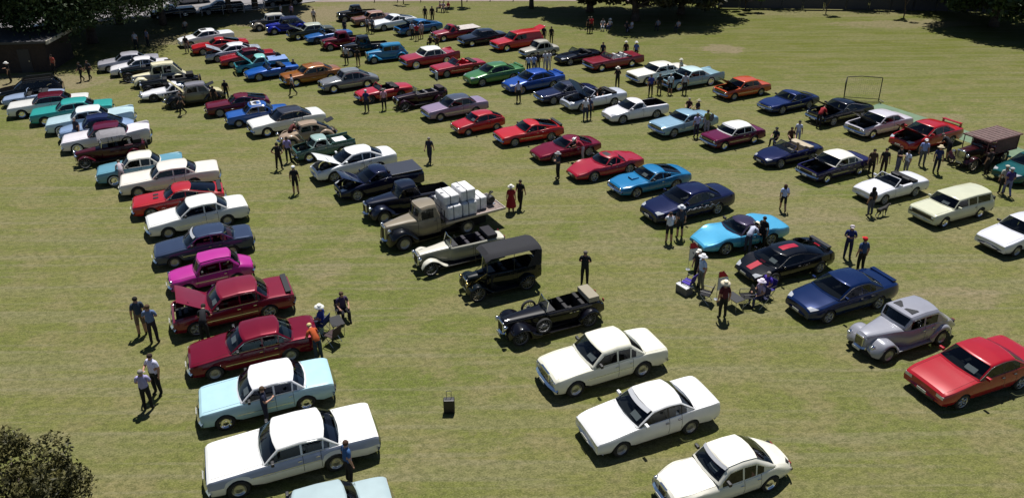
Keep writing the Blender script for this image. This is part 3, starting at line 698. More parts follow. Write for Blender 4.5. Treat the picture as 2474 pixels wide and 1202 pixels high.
        for sgn in (-1, 1):
            G_ = [(s, f) for s in (.07, .22, .40) for f in (.62, .78, .925)]
            V_ = [(xf-s, sgn*wf(s)*f, topz(s, wf(s)*f)+.012) for s, f in G_]; k_ = len(V_)
            V_ += [(xf-.045, sgn*wf(.03)*f, topz(.03, wf(.03)*f)-.10) for f in (.62, .78, .95)]
            pydata('headlight', V_, [(0, 1, 4, 3), (1, 2, 5, 4), (4, 5, 8), (3, 4, 8), (k_, k_+1, 1, 0), (k_+1, k_+2, 2, 1)], root, M_lens); continue
            s0, s1 = .12, .42
            pts = [(xf-.03, sgn*w0*.55, zsf(.03)-.02), (xf-.05, sgn*w0*.9, zsf(.05)-.03), (xf-.42, sgn*wf(.42)*.94, zsf(.42)+.012), (xf-.3, sgn*w0*.72, zdf(.3)+.008), (xf-.02, sgn*w0*.58, zsf(.03)-.14), (xf-.07, sgn*w0*.95, zsf(.05)-.14)]
            pydata('headlight', pts, [(0, 1, 2, 3), (4, 5, 1, 0)], root, M_lens)
    for sgn in (-1, 1):
        wr_ = wf(L-.04); y0, y1 = sorted((sgn*wr_*.6, sgn*wr_*.86)); zt_ = P['ze'] if not fend else P['ze']+.1
        MB().box(xf-L-.012, xf-L+.02, y0, y1, zt_-.26, zt_-.13).build('tail_light', root, M_red)
    if lod < 2:
        px_ = xf+{'chrome': .155, 'body': .075, 'plastic': .095}.get(P['bumper'], .065); MB().box(px_, px_+.01, -.19, .19, .38, .48).build('number_plate', root, M_plate)
        if P.get('mirror', 1):
            for sgn in (-1, 1):
                if P.get('mirror', 1) == 2: MB().lathe([(.001, .02), (.05, .015), (.055, -.02), (.001, -.04)], (xf-a*.62, sgn*wf(a)*.86, P['zc']+.1), 'x', 8).bar((xf-a*.62, sgn*wf(a)*.86, P['zc']-.02), (xf-a*.62, sgn*wf(a)*.86, P['zc']+.1), .01).build('wing_mirror', root, M_chrome)
                else:
                    me = bevelled(MB().box(xf-a-.32, xf-a-.22, min(sgn*wf(a)*.93, sgn*(wf(a)*.93+.19)), max(sgn*wf(a)*.93, sgn*(wf(a)*.93+.19)), P['zc']+.02, P['zc']+.14).mesh('wing_mirror', pm if P['bumper'] == 'body' else M_black), .02); link('wing_mirror', me, root)
        if P['bumper'] == 'chrome' and not opn and not fend:
            mm = MB()
            for sgn in (-1, 1):
                xs_ = list(np.linspace(a+.1, c+.05, 7))
                mm.tube([(xf-q, sgn*(wf(q)*spf(1)*.985), belt(q)+.012) for q in xs_], .011, 4)
            mm.build('belt_moulding', root, M_chrome)
        if not hoodopen and not fend:
            for sgn in (-1, 1):
                xs_ = list(np.linspace(.14, a-.03, 8)); MB().tube([(xf-q, sgn*ring(q)[SH+2][0], ring(q)[SH+2][1]+.001) for q in xs_], .005, 3).build('bonnet_seam', root, M_gap)
        if not opn:
            mm = MB()
            for sgn in (-1, 1):
                xs_ = [a+(b-a)*q for q in (.1, .5, .9)]+[b+(c-b)*q for q in (.1, .35, .65, .9)]+[c+(d-c)*q for q in (.1, .5, .9)]; P_ = []
                for q in xs_:
                    zt_ = ztop(q); zb_ = belt(q); h = max(.015, zt_-zb_); e = min(er, h*.5); wbt = wf(q)*spf(1)*.975; tw = tum-P.get('rtap', .04)*max(0, (q-b)/(d-b)); z = zb_+h-e; kb = P['bulge'] if q <= b else (-P['bulge'] if q >= c else 0); yy = wbt+(tw-wbt)*max(0, z-zb_)/max(.05, zr-zb_); P_.append((xf-q, sgn*(yy+.004), z))
                mm.tube(P_, .009, 4)
            mm.build('roof_gutter', root, M_chrome if P['bumper'] == 'chrome' else M_black)
        for x in dl[1:]:
            for sgn in (-1, 1):
                yy = wf(x-.12)*1.0; z = zsf(x)-.13
                MB().box(xf-x+.04, xf-x+.16, min(sgn*yy*.97, sgn*(yy+.015)), max(sgn*yy*.97, sgn*(yy+.015)), z, z+.025).build('door_handle', root, M_chrome if P['bumper'] == 'chrome' else M_black)
        if P['bumper'] == 'chrome' and not fend and P.get('trimline', 1):
            mm = MB()
            for sgn in (-1, 1):
                z = P.get('trimz', .52)
                mm.box(xf-(fo+wb-R*1.3), xf-(fo+R*1.3), min(sgn*wf(2)*.985, sgn*(wf(2)+.006)), max(sgn*wf(2)*.985, sgn*(wf(2)+.006)), z, z+.022)
            mm.build('side_moulding', root, M_chrome)
        if not opn and P.get('wipers', 1):
            mm = MB()
            for yy in (-.1, .5): mm.bar((xf-a+.0, yy, zdf(a)+.03), (xf-a-.09, yy-.45, zdf(a)+.09), .008, None, 4)
            mm.build('wiper', root, M_black)
    # ---- extras
    if P.get('scoop'):
        me = bevelled(MB().box(xf-a+.25, xf-a+.75, -.22, .22, zdf(a*.7)-.03, zdf(a*.7)+.09).mesh('bonnet_scoop', pm), .03); o = link('bonnet_scoop', me, root)
        MB().box(xf-a+.745, xf-a+.757, -.18, .18, zdf(a*.7)+.01, zdf(a*.7)+.07).build('scoop_mouth', o, M_black)
    if P.get('vents'):
        for yy in (-.22, .22): MB().box(xf-a+.35, xf-a+.62, yy-.11, yy+.11, zdf(a*.7), zdf(a*.7)+.022).build('bonnet_vent', root, M_black)
    if P.get('wing'):
        kz, wc = P['wing'] if isinstance(P['wing'], tuple) else (P['wing'], None)
        wm_ = M_black if wc == 'k' else pm; z = zdf(L-.2)+kz
        sp = MB().box(xf-L+.08, xf-L+.30, -w0*.86, w0*.86, z-.022, z+.022)
        for sgn in (-1, 1): sp.box(xf-L+.1, xf-L+.27, sgn*w0*.8-.025, sgn*w0*.8+.025, P['ze']-.04, z)
        me = sp.mesh('spoiler', wm_); link('spoiler', me, root)
    if P.get('stripe'):
        sc_ = paint(P['stripe'], 0); hw = P.get('sw2', .28); mm = MB()
        segs = [(.22, a-.06, zdf)]
        for s0, s1, zf in segs:
            xs = np.linspace(s0, s1, 7)
            for p, q in zip(xs, xs[1:]): mm.add([(xf-p, -hw, zf(p)+.016), (xf-q, -hw, zf(q)+.016), (xf-q, 0, zf(q)+.016), (xf-p, 0, zf(p)+.016), (xf-q, hw, zf(q)+.016), (xf-p, hw, zf(p)+.016)], [(0, 3, 2, 1), (3, 5, 4, 2)])
        if not opn:
            xs = np.linspace(b+.05, c+.0, 6)
            for p, q in zip(xs, xs[1:]):
                if p < c-.01: mm.add([(xf-p, -hw, ztop(p)+.048), (xf-q, -hw, ztop(q)+.048), (xf-q, 0, ztop(q)+.058), (xf-p, 0, ztop(p)+.058), (xf-q, hw, ztop(q)+.048), (xf-p, hw, ztop(p)+.048)], [(0, 3, 2, 1), (3, 5, 4, 2)])
            xs = np.linspace(L-.5, L-.1, 3)
            for p, q in zip(xs, xs[1:]): mm.add([(xf-p, -hw, zdf(p)+.006), (xf-q, -hw, zdf(q)+.006), (xf-q, hw, zdf(q)+.006), (xf-p, hw, zdf(p)+.006)], [(0, 3, 2, 1)])
        mm.build('stripe', root, sc_)
    if P.get('cont'):   # spare wheel on the tail
        t, r_, ww = wheel_meshes('spoke' if P['wheel'] in ('spoke', 'wood') else 'steel', R*.95); o = link('spare_wheel', t, root); o.rotation_euler = (0, 0, R_(90)); o.location = (xf-L-.12, 0, .75); link('rim', r_, o)
    if P.get('tray'):
        t0, t1 = P['tray']; wt = wf((t0+t1)/2)*.84; zt0 = zsf((t0+t1)/2); tm = P.get('traymat') or M_black
        MB().add([(xf-t1, -wt, .5), (xf-t0, -wt, .5), (xf-t0, wt, .5), (xf-t1, wt, .5), (xf-t1, -wt, zt0), (xf-t0, -wt, zt0), (xf-t0, wt, zt0), (xf-t1, wt, zt0)], [(0, 1, 2, 3), (0, 4, 5, 1), (2, 6, 7, 3), (0, 3, 7, 4), (1, 5, 6, 2)]).build('tray', root, tm)
    if P.get('cover'):
        t0, t1 = P['cover']; wt = wf((t0+t1)/2)*.9; zt0 = zdf(t0)+.03
        me = bevelled(MB().box(xf-t1, xf-t0, -wt, wt, zt0-.06, zt0+.02).mesh('tray_cover', mat('cover_'+P.get('covc', '1a1d2a'), '#'+P.get('covc', '1a1d2a'), .45, 0, .6)), .02); link('tray_cover', me, root)
    if P.get('rack'):
        mm = MB()
        for sgn in (-1, 1): mm.tube([(xf-b-.1, sgn*tum*.8, zr), (xf-b-.15, sgn*tum*.8, zr+.1), (xf-c+.1, sgn*tum*.8, zr+.1), (xf-c, sgn*tum*.8, zr-.02)], .02)
        mm.build('roof_rack', root, M_black)
    if P.get('toolid'):   # raised rear lid
        MB().add([(xf-d+.1, -.4, P['zt']+.25), (xf-d+.1, .4, P['zt']+.25), (xf-d-.45, .34, P['zt']+.42), (xf-d-.45, -.34, P['zt']+.42), (xf-d+.1, -.4, P['zt']+.22), (xf-d+.1, .4, P['zt']+.22), (xf-d-.45, .34, P['zt']+.39), (xf-d-.45, -.34, P['zt']+.39)], [(0, 1, 2, 3), (7, 6, 5, 4), (2, 6, 7, 3), (0, 3, 7, 4), (1, 5, 6, 2)]).build('engine_lid', root, M_black)
    # ---- separate mudguards
    if fend:
        Wo = W/2; fm = paint(fend['col'], metal) if fend.get('col') else pm
        thin = fend.get('thin', 0)
        for (xw, keys, nm) in ((fo, fend['f'], 'front_mudguard'), (fo+wb, fend['r'], 'rear_mudguard')):
            zf = curve([(xw+k, z) for k, z in keys]); s0, s1 = xw+keys[0][0], xw+keys[-1][0]
            N = 20; xs = [s0+(s1-s0)*i/N for i in range(N+1)]
            for sgn in (-1, 1):
                V = []; F = []; nn = 8
                for s in xs:
                    wi_ = (wf(max(0, s))*.9 if s < L else wf(L)*.9) if not thin else max(wf(max(0, s))*.8, Wo-.30)
                    if s < 0: wi_ = wf(0)*.9
                    zt_ = zf(s); en = min((s-s0), (s1-s))/.22; rnk = min(1, max(.0, en))**.5
                    wo = wi_+(Wo-wi_)*(.55+.45*rnk)
                    zl = max(.28, zt_-.42)
                    ra = R*1.2
                    if abs(s-xw) < ra: zl = max(zl, R+math.sqrt(ra*ra-(s-xw)**2)-.03)
                    if thin: zl = zt_-.07
                    zl = min(zl, zt_-.04)
                    for k in range(nn):
                        th = math.pi/2*k/(nn-1); V.append((xf-s, sgn*(wi_+(wo-wi_)*math.cos(th)**.75), zl+(zt_-zl)*math.sin(th)**.75))
                m_ = nn
                for i in range(N):
                    for k in range(m_-1):
                        q = (i*m_+k, i*m_+k+1, (i+1)*m_+k+1, (i+1)*m_+k); F.append(q if sgn > 0 else q[::-1])
                F.append(tuple(range(m_))); F.append(tuple(N*m_+k for k in range(m_)))
                me = bpy.data.meshes.new(nm); me.from_pydata(V, [], F); me.update(); me.materials.append(fm); auto_smooth(me, 40); link(nm, me, root)
        for sgn in (-1, 1):
            y0, y1 = sorted((sgn*wf(a)*.9, sgn*(Wo-.03)))
            MB().box(xf-(fo+wb-R*1.1), xf-(fo+R*1.1), y0, y1, .3, .34).build('running_board', root, fm if not thin else M_black)
        if fend.get('spare'):
            t, r_, ww = wheel_meshes(P['wheel'], R*.95)
            for sgn in (-1, 1): o = link('spare_wheel', t, root); o.location = (xf-a*.86, sgn*(Wo-.12), .72); link('rim', r_, o)
    tr = P['tr'] or (W-.27 if not fend else W-.24)
    add_wheels(root, wb, tr, R, P['wheel'], P.get('yaw', 0), P.get('Rr'))
    return P

# ---------------------------------------------------------------- body shapes
ST = {}
ST['aus60'] = dict(L=4.68, W=1.86, wb=2.82, fo=.80, zn=.86, zc=.94, zt=.97, ze=.92, zr=1.41, a=1.42, b=1.92, c=3.2, d=3.66, R=.33, nk=.06, tk=.06, nr=.3, rw=0.8, cr=.04, lights='round')
ST['us60'] = dict(L=5.35, W=2.0, wb=3.02, fo=.88, zn=.89, zc=.97, zt=1.0, ze=.96, zr=1.42, a=1.7, b=2.2, c=3.55, d=4.1, R=.35, nk=.05, tk=.05, nr=.3, rw=0.79, cr=.03, lights='quad', grille='full')
ST['fin50'] = dict(L=5.2, W=1.98, wb=3.0, fo=.86, zn=.88, zc=1.0, zt=.98, ze=.88, zr=1.48, a=1.62, b=2.1, c=3.35, d=3.9, R=.35, fin=.2, nk=.07, tk=.03, rw=0.79, cr=.05, lights='quad', grille='full', wheel='wwall')
ST['cadi'] = dict(ST['fin50'], L=5.65, W=2.03, wb=3.28, fo=.95, zc=.97, zr=1.44, a=1.85, b=2.35, c=3.4, d=4.15, doors=2)
ST['sed70'] = dict(L=4.85, W=1.9, wb=2.82, fo=.86, zn=.83, zc=.95, zt=.98, ze=.93, zr=1.38, a=1.5, b=2.1, c=3.25, d=3.9, R=.33, nk=.08, tk=.07, hip=.02, rw=0.77, cr=.05, lights='quad', grille='full')
ST['merc'] = dict(L=4.78, W=1.78, wb=2.82, fo=.84, zn=.82, zc=.95, zt=.98, ze=.94, zr=1.41, a=1.48, b=2.08, c=3.25, d=3.8, R=.32, nk=.08, tk=.07, rw=0.8, cr=.05, lights='rect', grille='wide', lz=.66, wheel='steel')
ST['sed80'] = dict(L=4.72, W=1.76, wb=2.67, fo=.86, zn=.74, zc=.93, zt=1.0, ze=.99, zr=1.38, a=1.45, b=2.12, c=3.15, d=3.7, R=.31, nk=.09, tk=.08, rw=0.78, cr=.045, lights='rect', grille='low', lz=.6, bumper='body', wheel='steel')
ST['xe'] = dict(ST['sed80'], L=4.75, W=1.86, wb=2.79, zn=.76, zc=.96, zt=1.02, ze=1.0, a=1.5, b=2.15, c=3.2, d=3.85)
ST['sed90'] = dict(L=4.9, W=1.87, wb=2.79, fo=.92, zn=.76, zc=.98, zt=1.03, ze=1.0, zr=1.42, a=1.42, b=2.2, c=3.2, d=3.92, R=.33, nr=.7, nk=.24, tl=.7, tk=.17, rw=0.73, cr=.09, edge=.09, lights='slant', grille='low', bumper='body', wheel='alloy', bulge=.18, lz=.6)
ST['jagxj'] = dict(L=4.95, W=1.82, wb=2.87, fo=.9, zn=.74, zc=.9, zt=.93, ze=.84, zr=1.34, a=1.62, b=2.25, c=3.2, d=3.95, R=.33, nr=.6, nk=.14, tk=.14, rw=0.74, cr=.08, edge=.08, lights='quad', lz=.66, wheel='alloy')
ST['round50'] = dict(L=4.6, W=1.75, wb=2.75, fo=.78, zn=.88, zc=1.02, zt=1.0, ze=.82, zr=1.5, a=1.5, b=1.9, c=2.95, d=3.85, R=.34, nr=.7, nk=.2, tl=1.0, tk=.24, rw=.72, cr=.16, edge=.14, lights='round', grille='tall', pk=.05, lz=.7)
ST['rover'] = dict(L=4.74, W=1.78, wb=2.81, fo=.80, zn=.92, zc=1.03, zt=1.02, ze=.94, zr=1.53, a=1.5, b=2.0, c=3.1, d=3.7, R=.35, nr=.3, nk=.08, tl=.5, tk=.08, rw=0.79, cr=.10, pk=.03, edge=.1, lights='quad', lz=.72, grille='tall', gw=.34, trimz=.62)
ST['mk2'] = dict(L=4.6, W=1.7, wb=2.73, fo=.85, zn=.86, zc=.98, zt=1.0, ze=.74, zr=1.46, a=1.55, b=2.0, c=3.0, d=3.75, R=.33, nr=.9, nk=.27, tl=1.2, tk=.28, rw=0.76, cr=.2, edge=.15, pk=.1, lights='round', lz=.68, grille='tall', gw=.2, trimline=0)
ST['xb'] = dict(L=4.8, W=1.97, wb=2.82, fo=.9, zn=.78, zc=.92, zt=1.0, ze=.92, zr=1.33, a=1.72, b=2.3, c=2.85, d=4.35, R=.33, nr=.5, nk=.1, tl=.8, tk=.12, hip=.05, pk=.05, rw=0.71, cr=.07, body='coupe', doors=2, lights='quad', grille='full', wheel='alloy')
ST['stang'] = dict(L=4.68, W=1.82, wb=2.74, fo=.86, zn=.84, zc=.93, zt=.96, ze=.9, zr=1.31, a=1.68, b=2.2, c=2.9, d=4.25, R=.33, nr=.4, nk=.1, tk=.05, hip=.03, rw=0.74, cr=.06, body='coupe', doors=2, lights='round', lz=.66, grille='wide', wheel='alloy')
ST['notch'] = dict(ST['stang'], c=2.95, d=3.55, body='sedan')
ST['camaro'] = dict(L=4.9, W=1.88, wb=2.74, fo=.98, zn=.74, zc=.88, zt=.95, ze=.86, zr=1.25, a=1.8, b=2.4, c=2.95, d=4.15, R=.34, nr=.8, nk=.2, tl=.7, tk=.16, hip=.04, pk=.06, rw=0.71, cr=.08, body='coupe', doors=2, lights='round', lz=.6, grille='wide', wheel='alloy')
ST['vette3'] = dict(L=4.7, W=1.76, wb=2.49, fo=1.05, zn=.56, zc=.84, zt=.84, ze=.80, zr=1.2, a=1.85, b=2.35, c=2.8, d=3.3, R=.34, nr=1.1, nk=.32, tl=.9, tk=.2, hip=.06, pk=.13, rw=.6, cr=.06, body='coupe', doors=2, lights=None, grille='low', bumper='none', wheel='alloy', bulge=.25)
ST['vette4'] = dict(ST['vette3'], L=4.5, W=1.8, wb=2.44, pk=.05, zn=.6, a=1.7, b=2.4, c=2.85, d=3.75, nr=.8, nk=.2, cr=.07)
ST['vette8'] = dict(L=4.63, W=1.93, wb=2.72, fo=.98, zn=.55, zc=.82, zt=.98, ze=.98, zr=1.23, a=1.15, b=1.95, c=2.95, d=4.0, R=.34, nr=.9, nk=.26, tl=.5, tk=.1, hip=.05, pk=.09, rw=0.62, cr=.07, edge=.08, body='coupe', doors=2, lights='slant', grille='low', bumper='body', wheel='fat', bulge=.3, sw=[(1.35, 2.9)])
ST['etype'] = dict(L=4.45, W=1.66, wb=2.44, fo=.95, zn=.6, zc=.84, zt=.86, ze=.64, zr=1.2, a=1.95, b=2.35, c=2.6, d=4.1, R=.33, nr=1.6, nk=.42, tl=1.3, tk=.3, rw=.62, cr=.16, pk=.05, edge=.1, body='coupe', doors=2, lights='round', lz=.6, grille='low', wheel='spoke', trimline=0)
ST['hatch'] = dict(L=3.75, W=1.6, wb=2.3, fo=.72, zn=.74, zc=.9, zt=.95, ze=.93, zr=1.33, a=1.15, b=1.7, c=2.75, d=3.6, R=.28, nk=.1, tk=.08, rw=.74, cr=.05, body='coupe', doors=2, lights='round', lz=.6, bumper='plastic', wheel='steel')
ST['anglia'] = dict(L=3.8, W=1.5, wb=2.24, fo=.72, zn=.88, zc=.98, zt=1.02, ze=.86, zr=1.5, a=1.2, b=1.5, c=2.75, d=3.15, R=.30, tl=.9, tk=.2, rw=.8, cr=.16, edge=.15, nr=.6, nk=.18, body='sedan', doors=2, lights='round', grille='wide', lz=.72)
ST['smallsed'] = dict(L=4.1, W=1.58, wb=2.45, fo=.72, zn=.84, zc=.93, zt=.94, ze=.9, zr=1.4, a=1.25, b=1.7, c=2.65, d=3.2, R=.3, nk=.06, tk=.06, rw=0.82, cr=.05, wheel='steel')
ST['wagon'] = dict(ST['aus60'], body='wagon', L=4.75, c=4.45, d=4.68, ze=.92, zt=.94, zr=1.43, rw=.78)
ST['suvblk'] = dict(L=4.6, W=1.85, wb=2.75, fo=.9, zn=.9, zc=1.05, zt=1.05, ze=1.0, zr=1.55, a=1.3, b=2.0, c=4.0, d=4.45, R=.36, nk=.16, nr=.7, tk=.12, rw=.75, cr=.08, body='wagon', lights='slant', bumper='body', grille='low', wheel='alloy')
ST['utemod'] = dict(L=5.05, W=1.9, wb=3.0, fo=.92, zn=.74, zc=.98, zt=1.08, ze=1.06, zr=1.45, a=1.42, b=2.2, c=2.75, d=3.02, R=.36, nr=.8, nk=.2, tk=.06, rw=0.76, cr=.06, hip=.02, body='ute', doors=2, lights='slant', bumper='body', grille='low', wheel='alloy', tray=(3.1, 4.95), bulge=.16)
ST['ute70'] = dict(ST['aus60'], L=4.9, wb=2.9, body='ute', doors=2, c=2.5, d=2.75, tray=(2.85, 4.8))
ST['van'] = dict(ST['sed70'], body='van', L=4.85, c=4.5, d=4.8, zr=1.5, zt=.95, ze=.95, doors=2, rw=.8, norear=1, edge=.1)
ST['longconv'] = dict(ST['us60'], L=5.6, W=2.03, wb=3.29, fo=.95, a=1.85, b=2.25, c=4.0, d=4.1, open=1, cockpit=(2.05, 4.0), zr=1.35, doors=2, int='c8c6c8', lights='quad')
ST['stangconv'] = dict(ST['notch'], open=1, c=3.5, d=3.6, cockpit=(1.88, 3.5), zr=1.28)
ST['softroad'] = dict(L=4.2, W=1.72, wb=2.4, fo=.82, zn=.66, zc=.86, zt=.88, ze=.84, zr=1.2, a=1.55, b=1.95, c=2.8, d=2.95, R=.32, nr=.8, nk=.24, tl=.8, tk=.18, cr=.1, pk=.04, open=1, cockpit=(1.75, 2.8), doors=2, lights='slant', bumper='body', grille='low', wheel='alloy')
ST['slk'] = dict(ST['softroad'], L=4.47, W=1.81, wb=2.52, zn=.76, zc=.94, zt=.98, ze=.95, zr=1.28, a=1.6, b=2.1, c=3.15, d=3.3, cockpit=(1.85, 3.15), nr=.4, nk=.1, tk=.08, lights='rect', int='2a2b30')
ST['xk8'] = dict(ST['softroad'], L=4.76, W=1.83, wb=2.59, fo=.98, zn=.66, zc=.9, zt=.95, ze=.82, a=1.75, b=2.3, c=3.35, d=3.5, cockpit=(2.0, 3.4), nr=1.2, nk=.34, tl=1.2, tk=.28, int='a89c88', hoodcol='a69a84')
ST['convbig'] = dict(ST['softroad'], L=4.85, W=1.76, wb=2.69, fo=.95, zn=.76, zc=.93, zt=.96, ze=.93, zr=1.3, a=1.6, b=2.1, c=3.6, d=3.75, cockpit=(1.85, 3.6), nk=.16, int='3a3b42')
ST['brit60'] = dict(ST['softroad'], L=4.2, W=1.55, wb=2.34, zn=.74, zc=.86, ze=.82, a=1.5, b=1.75, c=2.75, d=2.85, cockpit=(1.62, 2.8), lights='round', bumper='chrome', wheel='spoke', zr=1.15, int='15151a')
f40 = dict(f=[(-.62, .45), (-.5, .7), (-.15, .92), (.15, .9), (.5, .62), (.75, .42)], r=[(-.6, .5), (-.35, .78), (.05, .92), (.45, .78), (.72, .42)])
f30 = dict(f=[(-.52, .42), (-.4, .66), (-.1, .84), (.15, .82), (.5, .58), (.95, .36)], r=[(-.55, .42), (-.35, .72), (0, .86), (.35, .74), (.58, .42)])
ST['rod33'] = dict(L=4.1, W=1.78, wb=2.75, fo=.55, zn=1.02, zc=1.12, zt=1.08, ze=.72, zr=1.62, a=1.45, b=1.68, c=3.3, d=3.75, R=.34, wk=[(0, .3), (.3, .36), (1.4, .62), (1.8, .72), (3.3, .72), (4.1, .55)], deck=[(0, .95), (.1, 1.02), (1.4, 1.12), (3.3, 1.1), (3.8, 1.0), (4.1, .6)], cr=.1, rw=.72, edge=.12, fend=f30, grille='tall', gw=.2, lights='stalk', ly=.48, lback=.05, lz=.82, bumper='none', sill=.34, doors=2, tum=.6, sw=[(1.62, 2.35), (2.45, 3.15)], wheel='alloy', mirror=0, trimline=0)
ST['rod33']['rw'] = .66
ST['sed40'] = dict(ST['rod33'], L=4.4, W=1.74, wb=2.7, fo=.7, deck=[(0, .9), (.12, 1.0), (1.5, 1.1), (3.4, 1.1), (4.0, .95), (4.4, .6)], a=1.5, b=1.75, c=3.2, d=3.9, wk=[(0, .28), (.3, .34), (1.5, .6), (1.9, .72), (3.3, .72), (4.4, .5)], fend=f40, bumper='chrome', sw=[(1.68, 2.4), (2.5, 3.1)], wheel='steel', lights='round', ly=.6, lz=.74)
ST['pick30'] = dict(ST['rod33'], L=4.4, body='pickup', c=2.5, d=2.72, zr=1.64, tray=(2.8, 4.35), deck=[(0, .95), (.1, 1.02), (1.4, 1.12), (2.7, 1.12), (2.85, .98), (4.4, .98)], wk=[(0, .3), (.3, .36), (1.4, .62), (1.8, .72), (2.7, .72), (2.85, .62), (4.4, .62)], sw=[(1.62, 2.3)])
ST['daimler'] = dict(ST['sed40'], L=4.9, W=1.82, wb=3.0, fo=.72, a=1.7, b=1.98, c=3.45, d=4.15, zr=1.68, deck=[(0, .98), (.12, 1.1), (1.7, 1.18), (3.5, 1.18), (4.4, .98), (4.9, .62)], wk=[(0, .26), (.3, .34), (1.7, .68), (2.1, .82), (3.7, .82), (4.9, .56)], sw=[(1.95, 2.65), (2.75, 3.45)], doors=4, R=.36, gw=.19, rw=.76)
ST['beetle'] = dict(ST['sed40'], L=4.07, W=1.54, wb=2.4, fo=.75, a=1.35, b=1.6, c=2.6, d=3.5, zr=1.48, deck=[(0, .6), (.15, .78), (1.35, 1.0), (2.8, 1.05), (3.5, .95), (4.07, .55)], wk=[(0, .3), (.4, .45), (1.35, .62), (2.6, .65), (3.6, .55), (4.07, .36)], sw=[(1.5, 2.2), (2.3, 2.8)], grille=None, R=.33)
thin = dict(f=[(-.45, .45), (-.3, .74), (0, .86), (.3, .76), (.6, .5), (.9, .34)], r=[(-.5, .36), (-.3, .66), (0, .84), (.35, .7), (.5, .5)], thin=1)
ST['tourer'] = dict(L=4.2, W=1.7, wb=2.95, fo=.5, zn=1.0, zc=1.12, zt=1.1, ze=1.05, zr=1.55, a=1.55, b=1.68, c=3.7, d=3.8, cockpit=(1.75, 3.75), deck=[(0, .98), (.08, 1.02), (1.5, 1.13), (1.75, 1.15), (3.9, 1.15), (4.2, 1.0)], wk=[(0, .28), (1.4, .42), (1.8, .6), (3.8, .62), (4.2, .5)], cr=.1, sill=.4, open=1, R=.38, fend=thin, grille='tall', gw=.24, lights='stalk', ly=.42, lz=.85, lback=-.08, bumper='none', wheel='spoke', mirror=0, doors=4, hood_h=.2, trimline=0, tr=1.42, painted_frame=0)
ST['tourer']['fo'] = .45
ST['bigtourer'] = dict(ST['tourer'], L=4.75, W=1.8, wb=3.3, fo=.6, a=1.9, b=2.05, c=4.1, d=4.25, cockpit=(2.15, 4.15), deck=[(0, .98), (.08, 1.04), (1.9, 1.12), (2.1, 1.14), (4.3, 1.14), (4.75, .85)], wk=[(0, .27), (1.8, .45), (2.2, .62), (4.1, .64), (4.75, .5)], fend=dict(f=[(-.5, .45), (-.35, .74), (0, .92), (.3, .86), (.7, .6), (1.1, .36)], r=[(-.55, .5), (-.3, .8), (.05, .92), (.4, .76), (.62, .42)], spare=1), bumper='chrome', hoodcol='8d8676', int='1a181a', R=.38)
ST['modelt'] = dict(ST['tourer'], L=3.7, W=1.66, wb=2.54, fo=.35, a=.95, b=1.02, c=3.3, d=3.4, cockpit=(1.1, 3.35), deck=[(0, 1.05), (.08, 1.1), (.95, 1.18), (1.05, 1.2), (3.4, 1.25), (3.7, 1.2)], wk=[(0, .24), (.9, .34), (1.15, .58), (3.4, .62), (3.7, .55)], zr=1.85, R=.40, wheel='wood', lampmat=M_brass, hood_down=0, int='0e0e10', lback=-.12)

def canopy(root, x0, x1, w, z0, z1, col, sides=1, bows=(0,)):
    cm = mat('canopy_'+col, '#'+col, .85, noise=.12, nscale=5); V = []; F = []; N = 9
    xs = [x0, x0-.25, (x0+x1)/2, x1+.25, x1]
    for i, x in enumerate(xs):
        dz_ = -.16 if i in (0,) else (-.1 if i == 4 else 0)
        for k in range(N):
            t = -1+2*k/(N-1); V.append((x, w*t, z1+dz_+.09*(1-t*t)-(.10 if abs(t) > .99 else 0)))
    for i in range(4):
        for k in range(N-1): F.append((i*N+k, i*N+k+1, (i+1)*N+k+1, (i+1)*N+k))
    if sides:   # rear and rear-quarter curtains
        k0 = len(V); V += [(x1+.02, -w, z0), (x1+.02, w, z0), (x1+.75, -w, z0), (x1+.75, w, z0)]
        b = 4*N; F += [(b, b+N-1, k0+1, k0)]; F += [(k0, k0+2, 3*N, 4*N), (k0+1, 4*N+N-1, 3*N+N-1, k0+3)]
    o = pydata('canopy', V, F, root, cm, False); auto_smooth(o.data, 30)
    m = MB()
    for x in (x0-.05, (x0+x1)/2, x1+.05):
        for s in (-1, 1): m.bar((x, s*w*.97, z0), (x, s*w*.97, z1-.12), .014)
    m.build('hood_bow', root, M_black)

